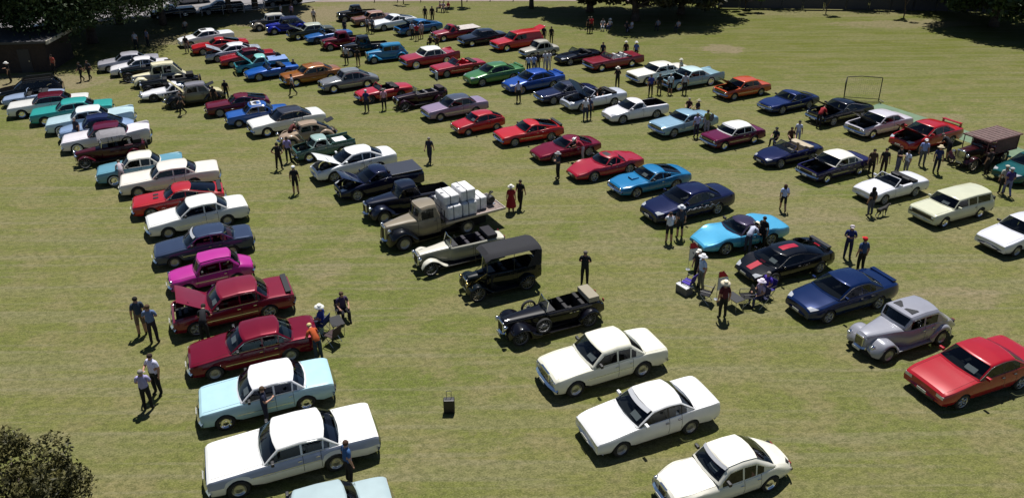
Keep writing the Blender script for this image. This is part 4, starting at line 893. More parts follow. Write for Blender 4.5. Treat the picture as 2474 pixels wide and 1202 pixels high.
# ---------------------------------------------------------------- the cars: x, y, heading, size, shape, name, category, paint, roof paint, metallic, options, label, detail
CARS = [
(-38.55, 59.02, -2.707, 1, 'suvblk', 'station_wagon', 'car', '0b0b0d', None, 0, {'rack': 1}, 'black modern wagon with roof rails at the far left end of the field', 1),
(-37.54, 57.54, -2.708, 1, 'brit60', 'roadster', 'car', '9db0cf', None, 0, {'hood_down': 1}, 'pale blue low roadster squeezed between the black wagon and a maroon roofed car', 1),
(-35.33, 55.34, -2.712, 1, 'us60', 'sedan', 'car', 'd9d9d6', '5a1226', 0, {}, 'long white sedan with a glossy maroon roof', 1),
(-32.72, 53.74, -2.714, 1, 'us60', 'sedan', 'car', '36b3ae', None, 0, {'grille': 'wide'}, 'turquoise sixties sedan with turquoise roof, next to the white one with maroon roof', 1),
(-30.51, 51.73, -2.716, 1, 'fin50', 'sedan', 'car', 'b4cdd6', 'dbe6e8', 0, {'fin': 0.24, 'L': 5.6, 'bodyside': 0}, 'pale ice blue car with long tail fins and a whitish roof', 1),
(-28.89, 50.01, -2.718, 1, 'round50', 'sedan', 'car', '8fa9cf', '1b2652', 0, {'fin': 0}, 'pale blue rounded fifties sedan with a navy roof', 1),
(-27.55, 48.25, -2.72, 1, 'fin50', 'sedan', 'car', 'd8d4da', '5f1030', 0, {'fin': 0.26, 'L': 5.3}, 'white finned sedan with maroon roof and tail, beside the canopied maroon tourer', 1),
(-25.86, 45.52, -2.602, 0.95, 'tourer', 'vintage_tourer', 'car', '4a0f1c', None, 0, {'canopy': '77757a', 'cont': 1}, 'dark maroon vintage tourer under a flat grey canopy with spare wheel on its tail', 0),
(-22.72, 42.87, -2.727, 1, 'fin50', 'sedan', 'car', '6fa9bd', 'dedccf', 0, {'fin': 0.14, 'L': 4.75, 'W': 1.78, 'wb': 2.75, 'a': 1.45, 'b': 1.9, 'c': 2.95, 'd': 3.45, 'lights': 'round'}, 'sky blue sedan with cream roof and small white edged fins', 0),
(-20.47, 41.36, -2.729, 1, 'us60', 'sedan', 'car', 'dcd6cc', None, 0, {'int': '551326', 'wheel': 'steel'}, 'white boxy sixties sedan with dark red seats, just behind the red fastback', 0),
(-18.65, 38.5, -2.732, 1, 'stang', 'coupe', 'car', 'c0141c', None, 0, {'wing': (0.09, 'k'), 'vents': 1}, 'red fastback coupe with black louvred bonnet vent and black rear spoiler', 0),
(-16.84, 36.35, -2.639, 1.035, 'merc', 'sedan', 'car', 'd9d9d6', None, 0, {'int': '1c2338'}, 'white seventies European sedan between the red fastback and the slate blue sedan', 0),
(-15.33, 33.18, -2.708, 0.959, 'merc', 'sedan', 'car', '3d4a66', None, 3, {'shade': 1, 'L': 4.7, 'wb': 2.74, 'W': 1.73, 'int': '7c2630', 'wheel': 'steel'}, 'slate blue sedan with a white sunscreen behind its windscreen', 0),
(-13.97, 30.57, -2.685, 0.95, 'anglia', 'small_sedan', 'car', 'c42f9c', None, 0, {'grille': 'wide'}, 'small bright pink two door fifties saloon', 0),
(-12.11, 27.81, -2.707, 1.035, 'aus60', 'sedan', 'car', '8c1230', None, 3, {'hoodopen': 0.62, 'lining': '7a1a30', 'wing': (0.06, 'k'), 'card': 1, 'int': '14161c', 'wheel': 'alloy'}, 'crimson sedan with bonnet up and black boot spoiler, behind the pink saloon', 0),
(-10.33, 24.83, -2.738, 1.001, 'merc', 'sedan', 'car', '7a0f2a', None, 3, {'card': -2, 'zc': 0.97, 'wb': 2.8, 'int': '3a4648', 'edge': 0.08, 'nk': 0.1}, 'dark burgundy sedan with pale plastic bumpers line and papers on its dash', 0),
(-9.01, 22.11, -2.77, 0.972, 'aus60', 'sedan', 'car', 'a9cdd8', 'e6e6ea', 0, {'card': 1, 'int': '30405a', 'wheel': 'hubcap'}, 'pale sky blue sedan with a white roof near the bottom left', 0),
(-7.48, 19.22, -2.766, 0.991, 'us60', 'sedan', 'car', 'e0e0de', None, 0, {'sidecol': 'aab2cc', 'int': '2a3350', 'wheel': 'wwallx', 'trimz': 0.66}, 'very long white American sedan at the bottom left, blue grey trim along its side', 0),
(-5.94, 16.24, -2.797, 0.973, 'aus60', 'sedan', 'car', 'a9bcc0', None, 0, {'nk': 0.08}, 'pale grey green sedan cut off by the bottom edge of the photo', 0),
(-34.78, 67.53, -2.696, 1, 'merc', 'coupe', 'car', 'b4b3bd', None, 3, {'doors': 2, 'body': 'sedan', 'L': 5.0, 'W': 1.85, 'wb': 2.9}, 'silver grey coupe first in its row beside the dark tree shade', 2),
(-33.03, 65.96, -2.698, 1, 'sed80', 'sedan', 'car', 'dfdde2', None, 0, {}, 'white sedan right beside the silver grey coupe near the tree shade', 1),
(-31.63, 64.34, -2.7, 1, 'tourer', 'vintage_car', 'car', '0c0c0f', None, 0, {'hoodcol': '101014'}, 'low black open vintage car half hidden behind a tall cream saloon', 1),
(-29.71, 62.47, -2.703, 1, 'sed40', 'vintage_sedan', 'car', 'd6d0b0', None, 0, {'sidecol': '8d8d92', 'zr': 1.85, 'roof': 1}, 'tall cream forties saloon with grey sides', 1),
(-28.26, 60.55, -2.705, 1, 'tourer', 'vintage_car', 'car', '09090c', None, 0, {'hoodcol': '0c0c10', 'cont': 1, 'L': 4.4}, 'black open vintage car between the tall cream saloon and the white sports coupe', 1),
(-27.32, 58.8, -2.707, 1, 'etype', 'sports_coupe', 'car', 'dcdce0', None, 0, {}, 'white long nosed sports coupe with round tail', 1),
(-24.88, 57.21, -2.675, 1.013, 'sed40', 'vintage_coupe', 'car', 'cfc79c', '8d8b92', 0, {'fendcol': '0b0b0d', 'hoodcol': '7b7a80', 'wheel': 'spoke', 'toolid': 1, 'c': 2.9, 'd': 3.25, 'sidecol': '8f8a6c', 'hoodopen': 0.9, 'int': '4a1428'}, 'cream and black thirties roadster with grey hood and raised bonnet panel', 1),
(-20.72, 55.17, -2.712, 1, 'stang', 'coupe', 'car', '6a0d26', None, 0, {'L': 4.5, 'W': 1.7}, 'dark cherry red seventies coupe in front of the light blue small sedan', 1),
(-18.62, 52.83, -2.714, 1, 'smallsed', 'small_sedan', 'car', '1f5fb8', None, 0, {'sunroof': 1, 'L': 4.3, 'wb': 2.6, 'W': 1.65, 'roofw': 1}, 'small mid blue sedan with a pale sunroof frame', 1),
(-16.1, 51.23, -2.595, 1.06, 'sed70', 'sedan', 'car', 'dededa', '3a3c48', 0, {'grille': 'full'}, 'white seventies sedan with dark grey vinyl roof', 1),
(-13.93, 48.65, -2.648, 0.95, 'beetle', 'small_car', 'car', 'b39c84', None, 0, {'toolid': 1, 'int': '3a1f1c'}, 'tan beetle shaped car with its rear engine lid open', 1),
(-12.31, 46.21, -2.601, 0.95, 'ute70', 'small_ute', 'ute', '3f6a62', '9fbab4', 0, {'hoodopen': 1.1, 'lining': '9db8b0', 'L': 4.1, 'W': 1.6, 'wb': 2.3, 'a': 1.1, 'b': 1.45, 'c': 2.1, 'd': 2.3, 'tray': (2.38, 4.0), 'greentray': 1, 'trimline': 0}, 'small green ute with bonnet raised and open tray holding a white box', 0),
(-9.85, 43.33, -2.605, 1.06, 'sed90', 'sedan', 'car', 'e2e4e6', None, 0, {'hoodopen': 0.58, 'lining': 'c8ccd2', 'W': 1.76, 'L': 4.8, 'wb': 2.68, 'nk': 0.16, 'doors': 4}, 'white nineties sedan with its white bonnet propped up', 0),
(-7.85, 40.68, -2.66, 0.986, 'utemod', 'ute', 'ute', '10173a', None, 2, {'hoodopen': 0.62, 'cover': (3.05, 4.98), 'int': '0d0f18', 'zt': 1.12}, 'dark navy modern ute with covered tray and raised bonnet', 0),
(-6.0, 37.91, -2.617, 0.984, 'pick30', 'pickup_truck', 'ute', '11182e', None, 0, {'L': 4.9, 'W': 1.85, 'wb': 2.95, 'fo': 0.72, 'a': 1.75, 'b': 2.0, 'c': 2.75, 'd': 3.0, 'tray': (3.1, 4.85), 'f40': 1, 'bumper': 'chrome', 'sw': [(1.95, 2.6)], 'zr': 1.7, 'R': 0.36, 'wheel': 'steel', 'lampmat': 0, 'deck': [(0, 0.98), (0.12, 1.1), (1.75, 1.18), (3, 1.15), (3.15, 1.05), (4.9, 1.02)], 'wk': [(0, 0.28), (0.3, 0.36), (1.75, 0.62), (2.1, 0.74), (3.0, 0.74), (3.15, 0.66), (4.9, 0.66)]}, 'dark navy forties pickup with bulbous mudguards and black tray', 0),
(-2.73, 32.31, -2.68, 0.981, 'tourer', 'vintage_tourer', 'car', 'c9c6b8', None, 0, {'L': 4.5, 'wb': 3.15, 'W': 1.66, 'fendcol': 'd0cdbf', 'sidecol': '9b9a8a', 'hoodcol': '1a1820', 'hood_h': 0.16, 'int': '24202a', 'cock': 1}, 'silver and cream open vintage tourer with swept mudguards', 0),
(-0.7, 29.87, -2.724, 0.95, 'modelt', 'brass_era_tourer', 'car', '0b1518', None, 0, {'canopy': '17181f', 'brass': 1}, 'black brass era tourer with a tall black folding top', 0),
(1.49, 26.8, -2.725, 0.953, 'bigtourer', 'vintage_convertible', 'car', '0c0b14', None, 0, {}, 'black thirties convertible with beige folded hood and side mounted spare', 0),
(3.24, 23.74, -2.737, 1.013, 'rover', 'sedan', 'car', 'dedccb', None, 0, {'card': 1, 'int': '241a1c', 'fin': 0.03, 'wheel': 'alloyx'}, 'cream white British saloon with upright chrome grille', 0),
(4.47, 20.71, -2.756, 1.008, 'sed80', 'sedan', 'car', 'e0e0e0', None, 0, {'card': 1, 'shade': 1, 'int': '8a8ea0', 'grille': 'low', 'yaw': 0.05, 'blackframe': 1}, 'white eighties sedan with black window frames, second from bottom right of its row', 0),
(6.48, 18.14, -2.769, 0.95, 'mk2', 'sedan', 'car', 'e0ddd0', None, 0, {'shade': 1, 'card': -1, 'int': '5a2226'}, 'white rounded British saloon at the bottom edge with curved roofline', 0),
(-31.12, 76.49, -2.564, 1.047, 'sed80', 'sedan', 'car', 'e4e4e6', None, 0, {'sunroof': 1, 'L': 5.0, 'wb': 2.75, 'W': 1.8}, 'white sedan with dark sunroof nearest the tree shade', 2),
(-28.58, 73.45, -2.689, 1, 'xb', 'coupe', 'car', 'bb0f1c', None, 0, {'L': 5.2, 'wb': 3.0}, 'long bright red coupe second from the shade, behind the silver car with raised bonnet', 2),
(-26.34, 70.75, -2.692, 1, 'sed90', 'convertible', 'car', 'aeb6c4', 'dfe3e8', 2, {'hoodopen': 0.6, 'lining': 'dddddd', 'nk': 0.14}, 'silver coupe with raised bonnet between two red cars', 2),
(-24.4, 68.85, -2.695, 1, 'xe', 'coupe', 'car', 'a50f22', '5c0e24', 0, {'L': 4.8}, 'dark red coupe wedged between the silver car with raised bonnet and a turquoise ute', 2),
(-22.3, 66.54, -2.698, 1, 'ute70', 'ute', 'ute', '3a9fb0', '8fd0cc', 0, {'hoodopen': 0.8, 'lining': '3a8f98', 'cover': (2.8, 4.5), 'covc': '7f9bd0', 'L': 4.6, 'tray': (2.8, 4.5)}, 'turquoise ute with raised bonnet behind the bright blue convertible', 2),
(-20.9, 64.54, -2.578, 1.06, 'softroad', 'convertible', 'car', '1464c8', None, 2, {'lights': 'round'}, 'bright blue low open sports car with person at its tail', 1),
(-17.11, 62.98, -2.58, 1.06, 'aus60', 'sedan', 'car', 'a8651c', None, 2, {'nk': 0.1, 'cr': 0.08, 'edge': 0.1, 'zr': 1.36, 'd': 3.9}, 'bronze orange sedan with curved roof', 1),
(-13.56, 60.99, -2.614, 1.037, 'round50', 'sedan', 'car', '85888c', None, 1, {}, 'grey rounded fifties saloon with sloping back', 1),
(-10.23, 58.16, -2.61, 1.06, 'brit60', 'convertible', 'car', 'c4102a', None, 0, {'W': 1.65}, 'bright red open roadster with a chrome windscreen beside the dark vintage tourer', 1),
(-7.16, 56.31, -2.619, 0.955, 'tourer', 'vintage_tourer', 'car', '2c0a18', None, 0, {'cont': 1, 'int': '5a5860', 'hoodcol': '2a2228'}, 'very dark maroon open vintage tourer with rear spare wheel', 1),
(-4.32, 54.01, -2.64, 1.006, 'merc', 'sedan', 'car', 'a892ae', '4e5364', 2, {'wb': 2.85, 'int': '16202c'}, 'lilac sedan with dark grey roof', 1),
(-2.38, 50.7, -2.624, 0.968, 'hatch', 'hatchback', 'car', 'c21220', None, 0, {'card': 1}, 'small bright red wedge hatchback', 1),
(1.08, 48.77, -2.731, 0.95, 'xb', 'coupe', 'car', 'cf1418', None, 0, {'wing': (0.1, 'k'), 'vents': 0}, 'bright red seventies muscle coupe with black rear wing', 1),
(3.49, 45.87, -2.683, 1.005, 'vette4', 'sports_coupe', 'car', '7d0d2e', None, 2, {}, 'maroon eighties sports coupe with a large glass tail', 0),
(5.63, 42.93, -2.661, 1.024, 'vette3', 'sports_coupe', 'car', 'b3102f', None, 0, {'sunroof': 1}, 'raspberry red sports coupe with swollen front mudguards and roof panels out', 0),
(7.94, 40.69, -2.713, 0.984, 'camaro', 'coupe', 'car', '1784c0', None, 1, {'scoop': 1, 'card': -1, 'bumper': 'chrome', 'trimline': 0}, 'bright blue muscle coupe with bonnet scoop', 0),
(9.4, 37.36, -2.688, 1.06, 'sed90', 'sedan', 'car', '131c48', None, 3, {'W': 1.84, 'swirl': 1, 'int': '8b8880'}, 'dark navy sedan with white flame lines on its doors', 0),
(11.36, 34.01, -2.781, 1.06, 'vette3', 'convertible', 'car', '52b4e2', '3d3550', 2, {'c': 2.75, 'd': 3.15, 'pk': 0.15}, 'turquoise sports car with dark soft top and swollen mudguards', 0),
(12.77, 31.28, -2.746, 0.982, 'vette8', 'sports_car', 'car', '080a14', None, 2, {'stripe': 'c01030', 'wing': (0.12, 'k'), 'card': 1, 'sw2': 0.17}, 'black supercar with red centre stripes and rear wing', 0),
(14.17, 28.25, -2.755, 0.996, 'sed90', 'sedan', 'car', '0c2556', None, 3, {'wing': (0.03, None)}, 'metallic royal blue sedan with boot spoiler', 0),
(15.51, 25.59, -2.737, 0.954, 'daimler', 'vintage_sedan', 'car', 'a6a7b2', None, 3, {'sunroofs': 1, 'int': '3a2c2a'}, 'silver forties luxury saloon with open sunroof', 0),
(16.97, 22.96, -2.782, 1.036, 'xe', 'sedan', 'car', 'b80f22', None, 1, {'bumper': 'body', 'doors': 4, 'card': 1, 'wheel': 'alloy', 'blackframe': 1}, 'bright red eighties sedan at the lower right edge', 0),
(-26.24, 83.21, -2.677, 1, 'sed40', 'vintage_sedan', 'car', '1a1a1e', 'c9c7bd', 0, {'fendcol': '8a8478'}, 'black and cream vintage saloon at the head of its row beside the shade', 2),
(-24.15, 81.51, -2.679, 1, 'sed40', 'vintage_sedan', 'car', '182a9c', '3a4468', 0, {'zr': 1.6}, 'royal blue thirties saloon with grey blue hood', 2),
(-20.99, 79.11, -2.682, 1, 'aus60', 'sedan', 'car', '4c4c32', 'b9bfae', 0, {'hoodopen': 0.5, 'lining': 'aaaaa0'}, 'dark olive sixties sedan with pale roof and bonnet up', 2),
(-18.89, 77.27, -2.562, 1.06, 'brit60', 'convertible', 'car', '1d67b4', None, 1, {'L': 4.5}, 'mid blue open roadster beside the maroon hot rod pickup', 2),
(-16.91, 74.64, -2.566, 0.978, 'pick30', 'hot_rod_pickup', 'ute', '6e1028', None, 0, {}, 'maroon hot rod pickup with rounded cab', 2),
(-14.35, 72.12, -2.691, 1, 'pick30', 'hot_rod_pickup', 'ute', '0a0f1e', None, 0, {'zr': 1.72}, 'black hot rod pickup beside the bright blue hot rod sedan', 2),
(-11.69, 69.69, -2.709, 0.95, 'rod33', 'hot_rod_sedan', 'car', '1b87bb', None, 0, {}, 'bright blue hot rod sedan with tall body', 2),
(-7.65, 68.23, -2.621, 1.016, 'fin50', 'sedan', 'car', 'b01830', 'e2e2da', 0, {'fin': 0.24}, 'red fifties sedan with white roof and red tail fins', 2),
(-4.76, 65.18, -2.629, 1.011, 'stangconv', 'convertible', 'car', 'b5102a', None, 0, {'int': 'b02030'}, 'red sixties convertible with a sign at its nose', 1),
(-1.58, 62.65, -2.626, 1.06, 'sed90', 'coupe', 'car', '4c8a4c', None, 3, {'wing': (0.05, None), 'doors': 2, 'body': 'sedan'}, 'apple green metallic coupe with rear spoiler', 1),
(1.69, 60.46, -2.633, 1.06, 'sed90', 'coupe', 'car', '1450b4', None, 3, {'wing': (0.05, None), 'doors': 2, 'body': 'sedan'}, 'bright blue coupe with rear spoiler beside the apple green one', 1),
(4.18, 57.58, -2.709, 1, 'jagxj', 'sedan', 'car', '17204a', '3a3f55', 1, {}, 'dark navy British sedan with quad lamps next to the silver open car', 1),
(6.18, 55.91, -2.669, 1.06, 'convbig', 'convertible', 'car', 'c3c9d6', None, 2, {'hoodopen': 1.05, 'lining': '6d8fc0'}, 'silver convertible with raised blue lined bonnet', 1),
(8.93, 53.06, -2.727, 0.95, 'utemod', 'ute', 'ute', 'dddbe0', None, 0, {}, 'white modern ute with dark open tray', 1),
(11.9, 50.33, -2.653, 1.033, 'notch', 'coupe', 'car', '8fb4cc', None, 1, {}, 'pale ice blue sixties coupe', 1),
(14.69, 47.79, -2.682, 0.95, 'aus60', 'sedan', 'car', '6c1040', 'e6e4e0', 1, {'wb': 2.67, 'L': 4.5, 'W': 1.78, 'shade': 1}, 'plum sixties sedan with a white roof', 0),
(17.38, 44.71, -2.707, 0.978, 'xk8', 'convertible', 'car', '10184a', None, 3, {}, 'dark navy open luxury convertible with beige folded hood', 0),
(19.39, 42.5, -2.681, 0.95, 'sed70', 'sedan', 'car', '1e1450', 'e4e0d4', 1, {'hoodopen': 0.55, 'lining': '1c1c28', 'zn': 0.86}, 'deep purple seventies sedan with white roof and raised bonnet', 0),
(21.42, 39.47, -2.718, 0.95, 'slk', 'convertible', 'car', 'd6d7de', None, 1, {}, 'silver white open two seater with a dark haired person at its nose', 0),
(23.42, 36.74, -2.726, 0.95, 'wagon', 'station_wagon', 'car', 'c8c9b0', None, 0, {'card': -1, 'grille': 'full', 'bumper': 'body', 'trimline': 0}, 'pale cream sixties station wagon', 0),
(25.33, 33.66, -2.738, 1, 'sed80', 'sedan', 'car', 'cfd0d8', None, 1, {'grille': 'low', 'bumper': 'plastic'}, 'silver grey eighties sedan cut by the right edge', 0),
(-17.9, 87.57, -2.671, 1, 'pick30', 'pickup_truck', 'ute', '0b0b0e', None, 0, {'f40': 1}, 'black vintage pickup farthest back beside a rust coloured sedan', 2),
(-15.46, 85.13, -2.674, 1, 'aus60', 'sedan', 'car', '8a5c48', 'b98a70', 0, {}, 'rust brown sedan between the black vintage pickup and the white fastback', 2),
(-12.94, 83.25, -2.555, 1.06, 'xb', 'coupe', 'car', 'dde0e4', None, 0, {}, 'white seventies fastback coupe in the farthest row', 2),
(-9.95, 80.73, -2.569, 1.06, 'stang', 'coupe', 'car', '1f72b4', None, 1, {'hoodopen': 0.7, 'lining': '1f5a8a'}, 'mid blue fastback coupe with bonnet up and people around its nose', 2),
(-5.97, 78.06, -2.616, 0.984, 'round50', 'flatbed_ute', 'ute', '9c1428', None, 0, {'flat': 1, 'body': 'ute', 'c': 2.15, 'd': 2.4, 'L': 5.0, 'wb': 2.95, 'zt': 1.02, 'ze': 0.9, 'tray': (2.5, 4.9)}, 'red fifties ute with a pale flat timber tray', 2),
(-2.98, 75.89, -2.686, 1, 'sed70', 'sedan', 'car', '20222e', None, 2, {}, 'charcoal seventies sedan between the red flatbed ute and the red panel van', 2),
(0.43, 74.01, -2.622, 1.06, 'van', 'panel_van', 'van', 'cb1418', None, 0, {'toplid': 1}, 'bright red panel van with raised tailgate', 2),
(2.65, 70.98, -2.631, 0.95, 'smallsed', 'small_sedan', 'car', 'b9b6aa', None, 0, {'W': 1.55, 'edge': 0.12, 'cr': 0.12, 'L': 3.9, 'zr': 1.5}, 'small stone grey old sedan in front of the red panel van', 2),
(6.04, 68.69, -2.643, 1.035, 'softroad', 'roadster', 'car', '070c1c', None, 2, {}, 'black two seater roadster with top down beside the maroon convertible', 2),
(8.98, 66.81, -2.683, 0.967, 'longconv', 'convertible', 'car', '8a0f28', None, 0, {'fin': 0.08}, 'very long maroon sixties convertible with pale seats', 2),
(12.23, 62.61, -2.703, 1, 'us60', 'sedan', 'car', 'e6e4dc', None, 0, {'L': 5.5}, 'long white sixties car behind the pale blue finned one', 1),
(14.64, 61.12, -2.697, 0.982, 'cadi', 'finned_coupe', 'car', '98bccb', 'bfd6da', 0, {'hoodopen': 0.5, 'lining': 'b8d0d8', 'hoodfwd': 0}, 'pale blue fifties finned coupe with its bonnet open and four people in front', 1),
(18.2, 58.24, -2.696, 0.958, 'aus60', 'coupe', 'car', 'd4541a', None, 0, {'hoodopen': 0.62, 'lining': '1c0c08', 'doors': 2, 'wheel': 'steel'}, 'bright orange sedan with its bonnet wide open', 1),
(20.8, 54.93, -2.67, 0.986, 'camaro', 'coupe', 'car', '142a66', None, 2, {'zr': 1.3, 'lights': 'quad'}, 'dark blue coupe standing just right of the orange sedan', 1),
(23.65, 52.42, -2.678, 1.055, 'stang', 'coupe', 'car', '080e24', None, 2, {'hoodopen': 0.5, 'lining': '111111'}, 'midnight blue coupe with person in red leaning over its engine', 1),
(25.3, 49.81, -2.694, 0.984, 'sed70', 'sedan', 'car', 'c9c5cf', None, 1, {'hoodopen': 0.6, 'lining': '77777f', 'doors': 2, 'grille': 'wide'}, 'silver white seventies sedan with raised bonnet beside the green pitch strip', 1),
(27.31, 47.28, -2.693, 1.06, 'sed90', 'coupe', 'car', 'c2121c', None, 1, {'hoodopen': 0.62, 'lining': '5a1010', 'wing': (0.18, None), 'doors': 2, 'body': 'sedan'}, 'bright red sporty sedan with raised bonnet and tall rear wing', 0),
(30.89, 41.86, -2.728, 1, 'sed90', 'sedan', 'car', '0f5a5c', None, 2, {}, 'teal green sedan peeking in at the right edge', 0),
(-49.23, 82.21, -2.678, 1, 'suvblk', 'suv', 'car', '23252b', None, 1, {'z': 1}, 'dark four wheel drive parked on the road behind the hut', 2),
(-39.73, 89.74, -2.669, 1, 'ute70', 'ute', 'ute', '12141a', None, 0, {'cover': (2.8, 4.7), 'covc': '16181e'}, 'dark ute parked on the road left of the bare tree trunk shadow', 2),
(-34.8, 92.12, -2.666, 1, 'utemod', 'ute', 'ute', '131c2c', None, 1, {}, 'dark blue ute on the road just left of the tree trunk', 2),
(-28.56, 96.47, -2.66, 1, 'suvblk', 'suv', 'car', '10131c', None, 1, {}, 'dark four wheel drive on the road just right of the tree trunk', 2),
(-40.93, 98.01, -2.658, 1, 'sed90', 'sedan', 'car', '9b9ea8', None, 1, {}, 'silver car farthest back on the road at the top left', 2),
]
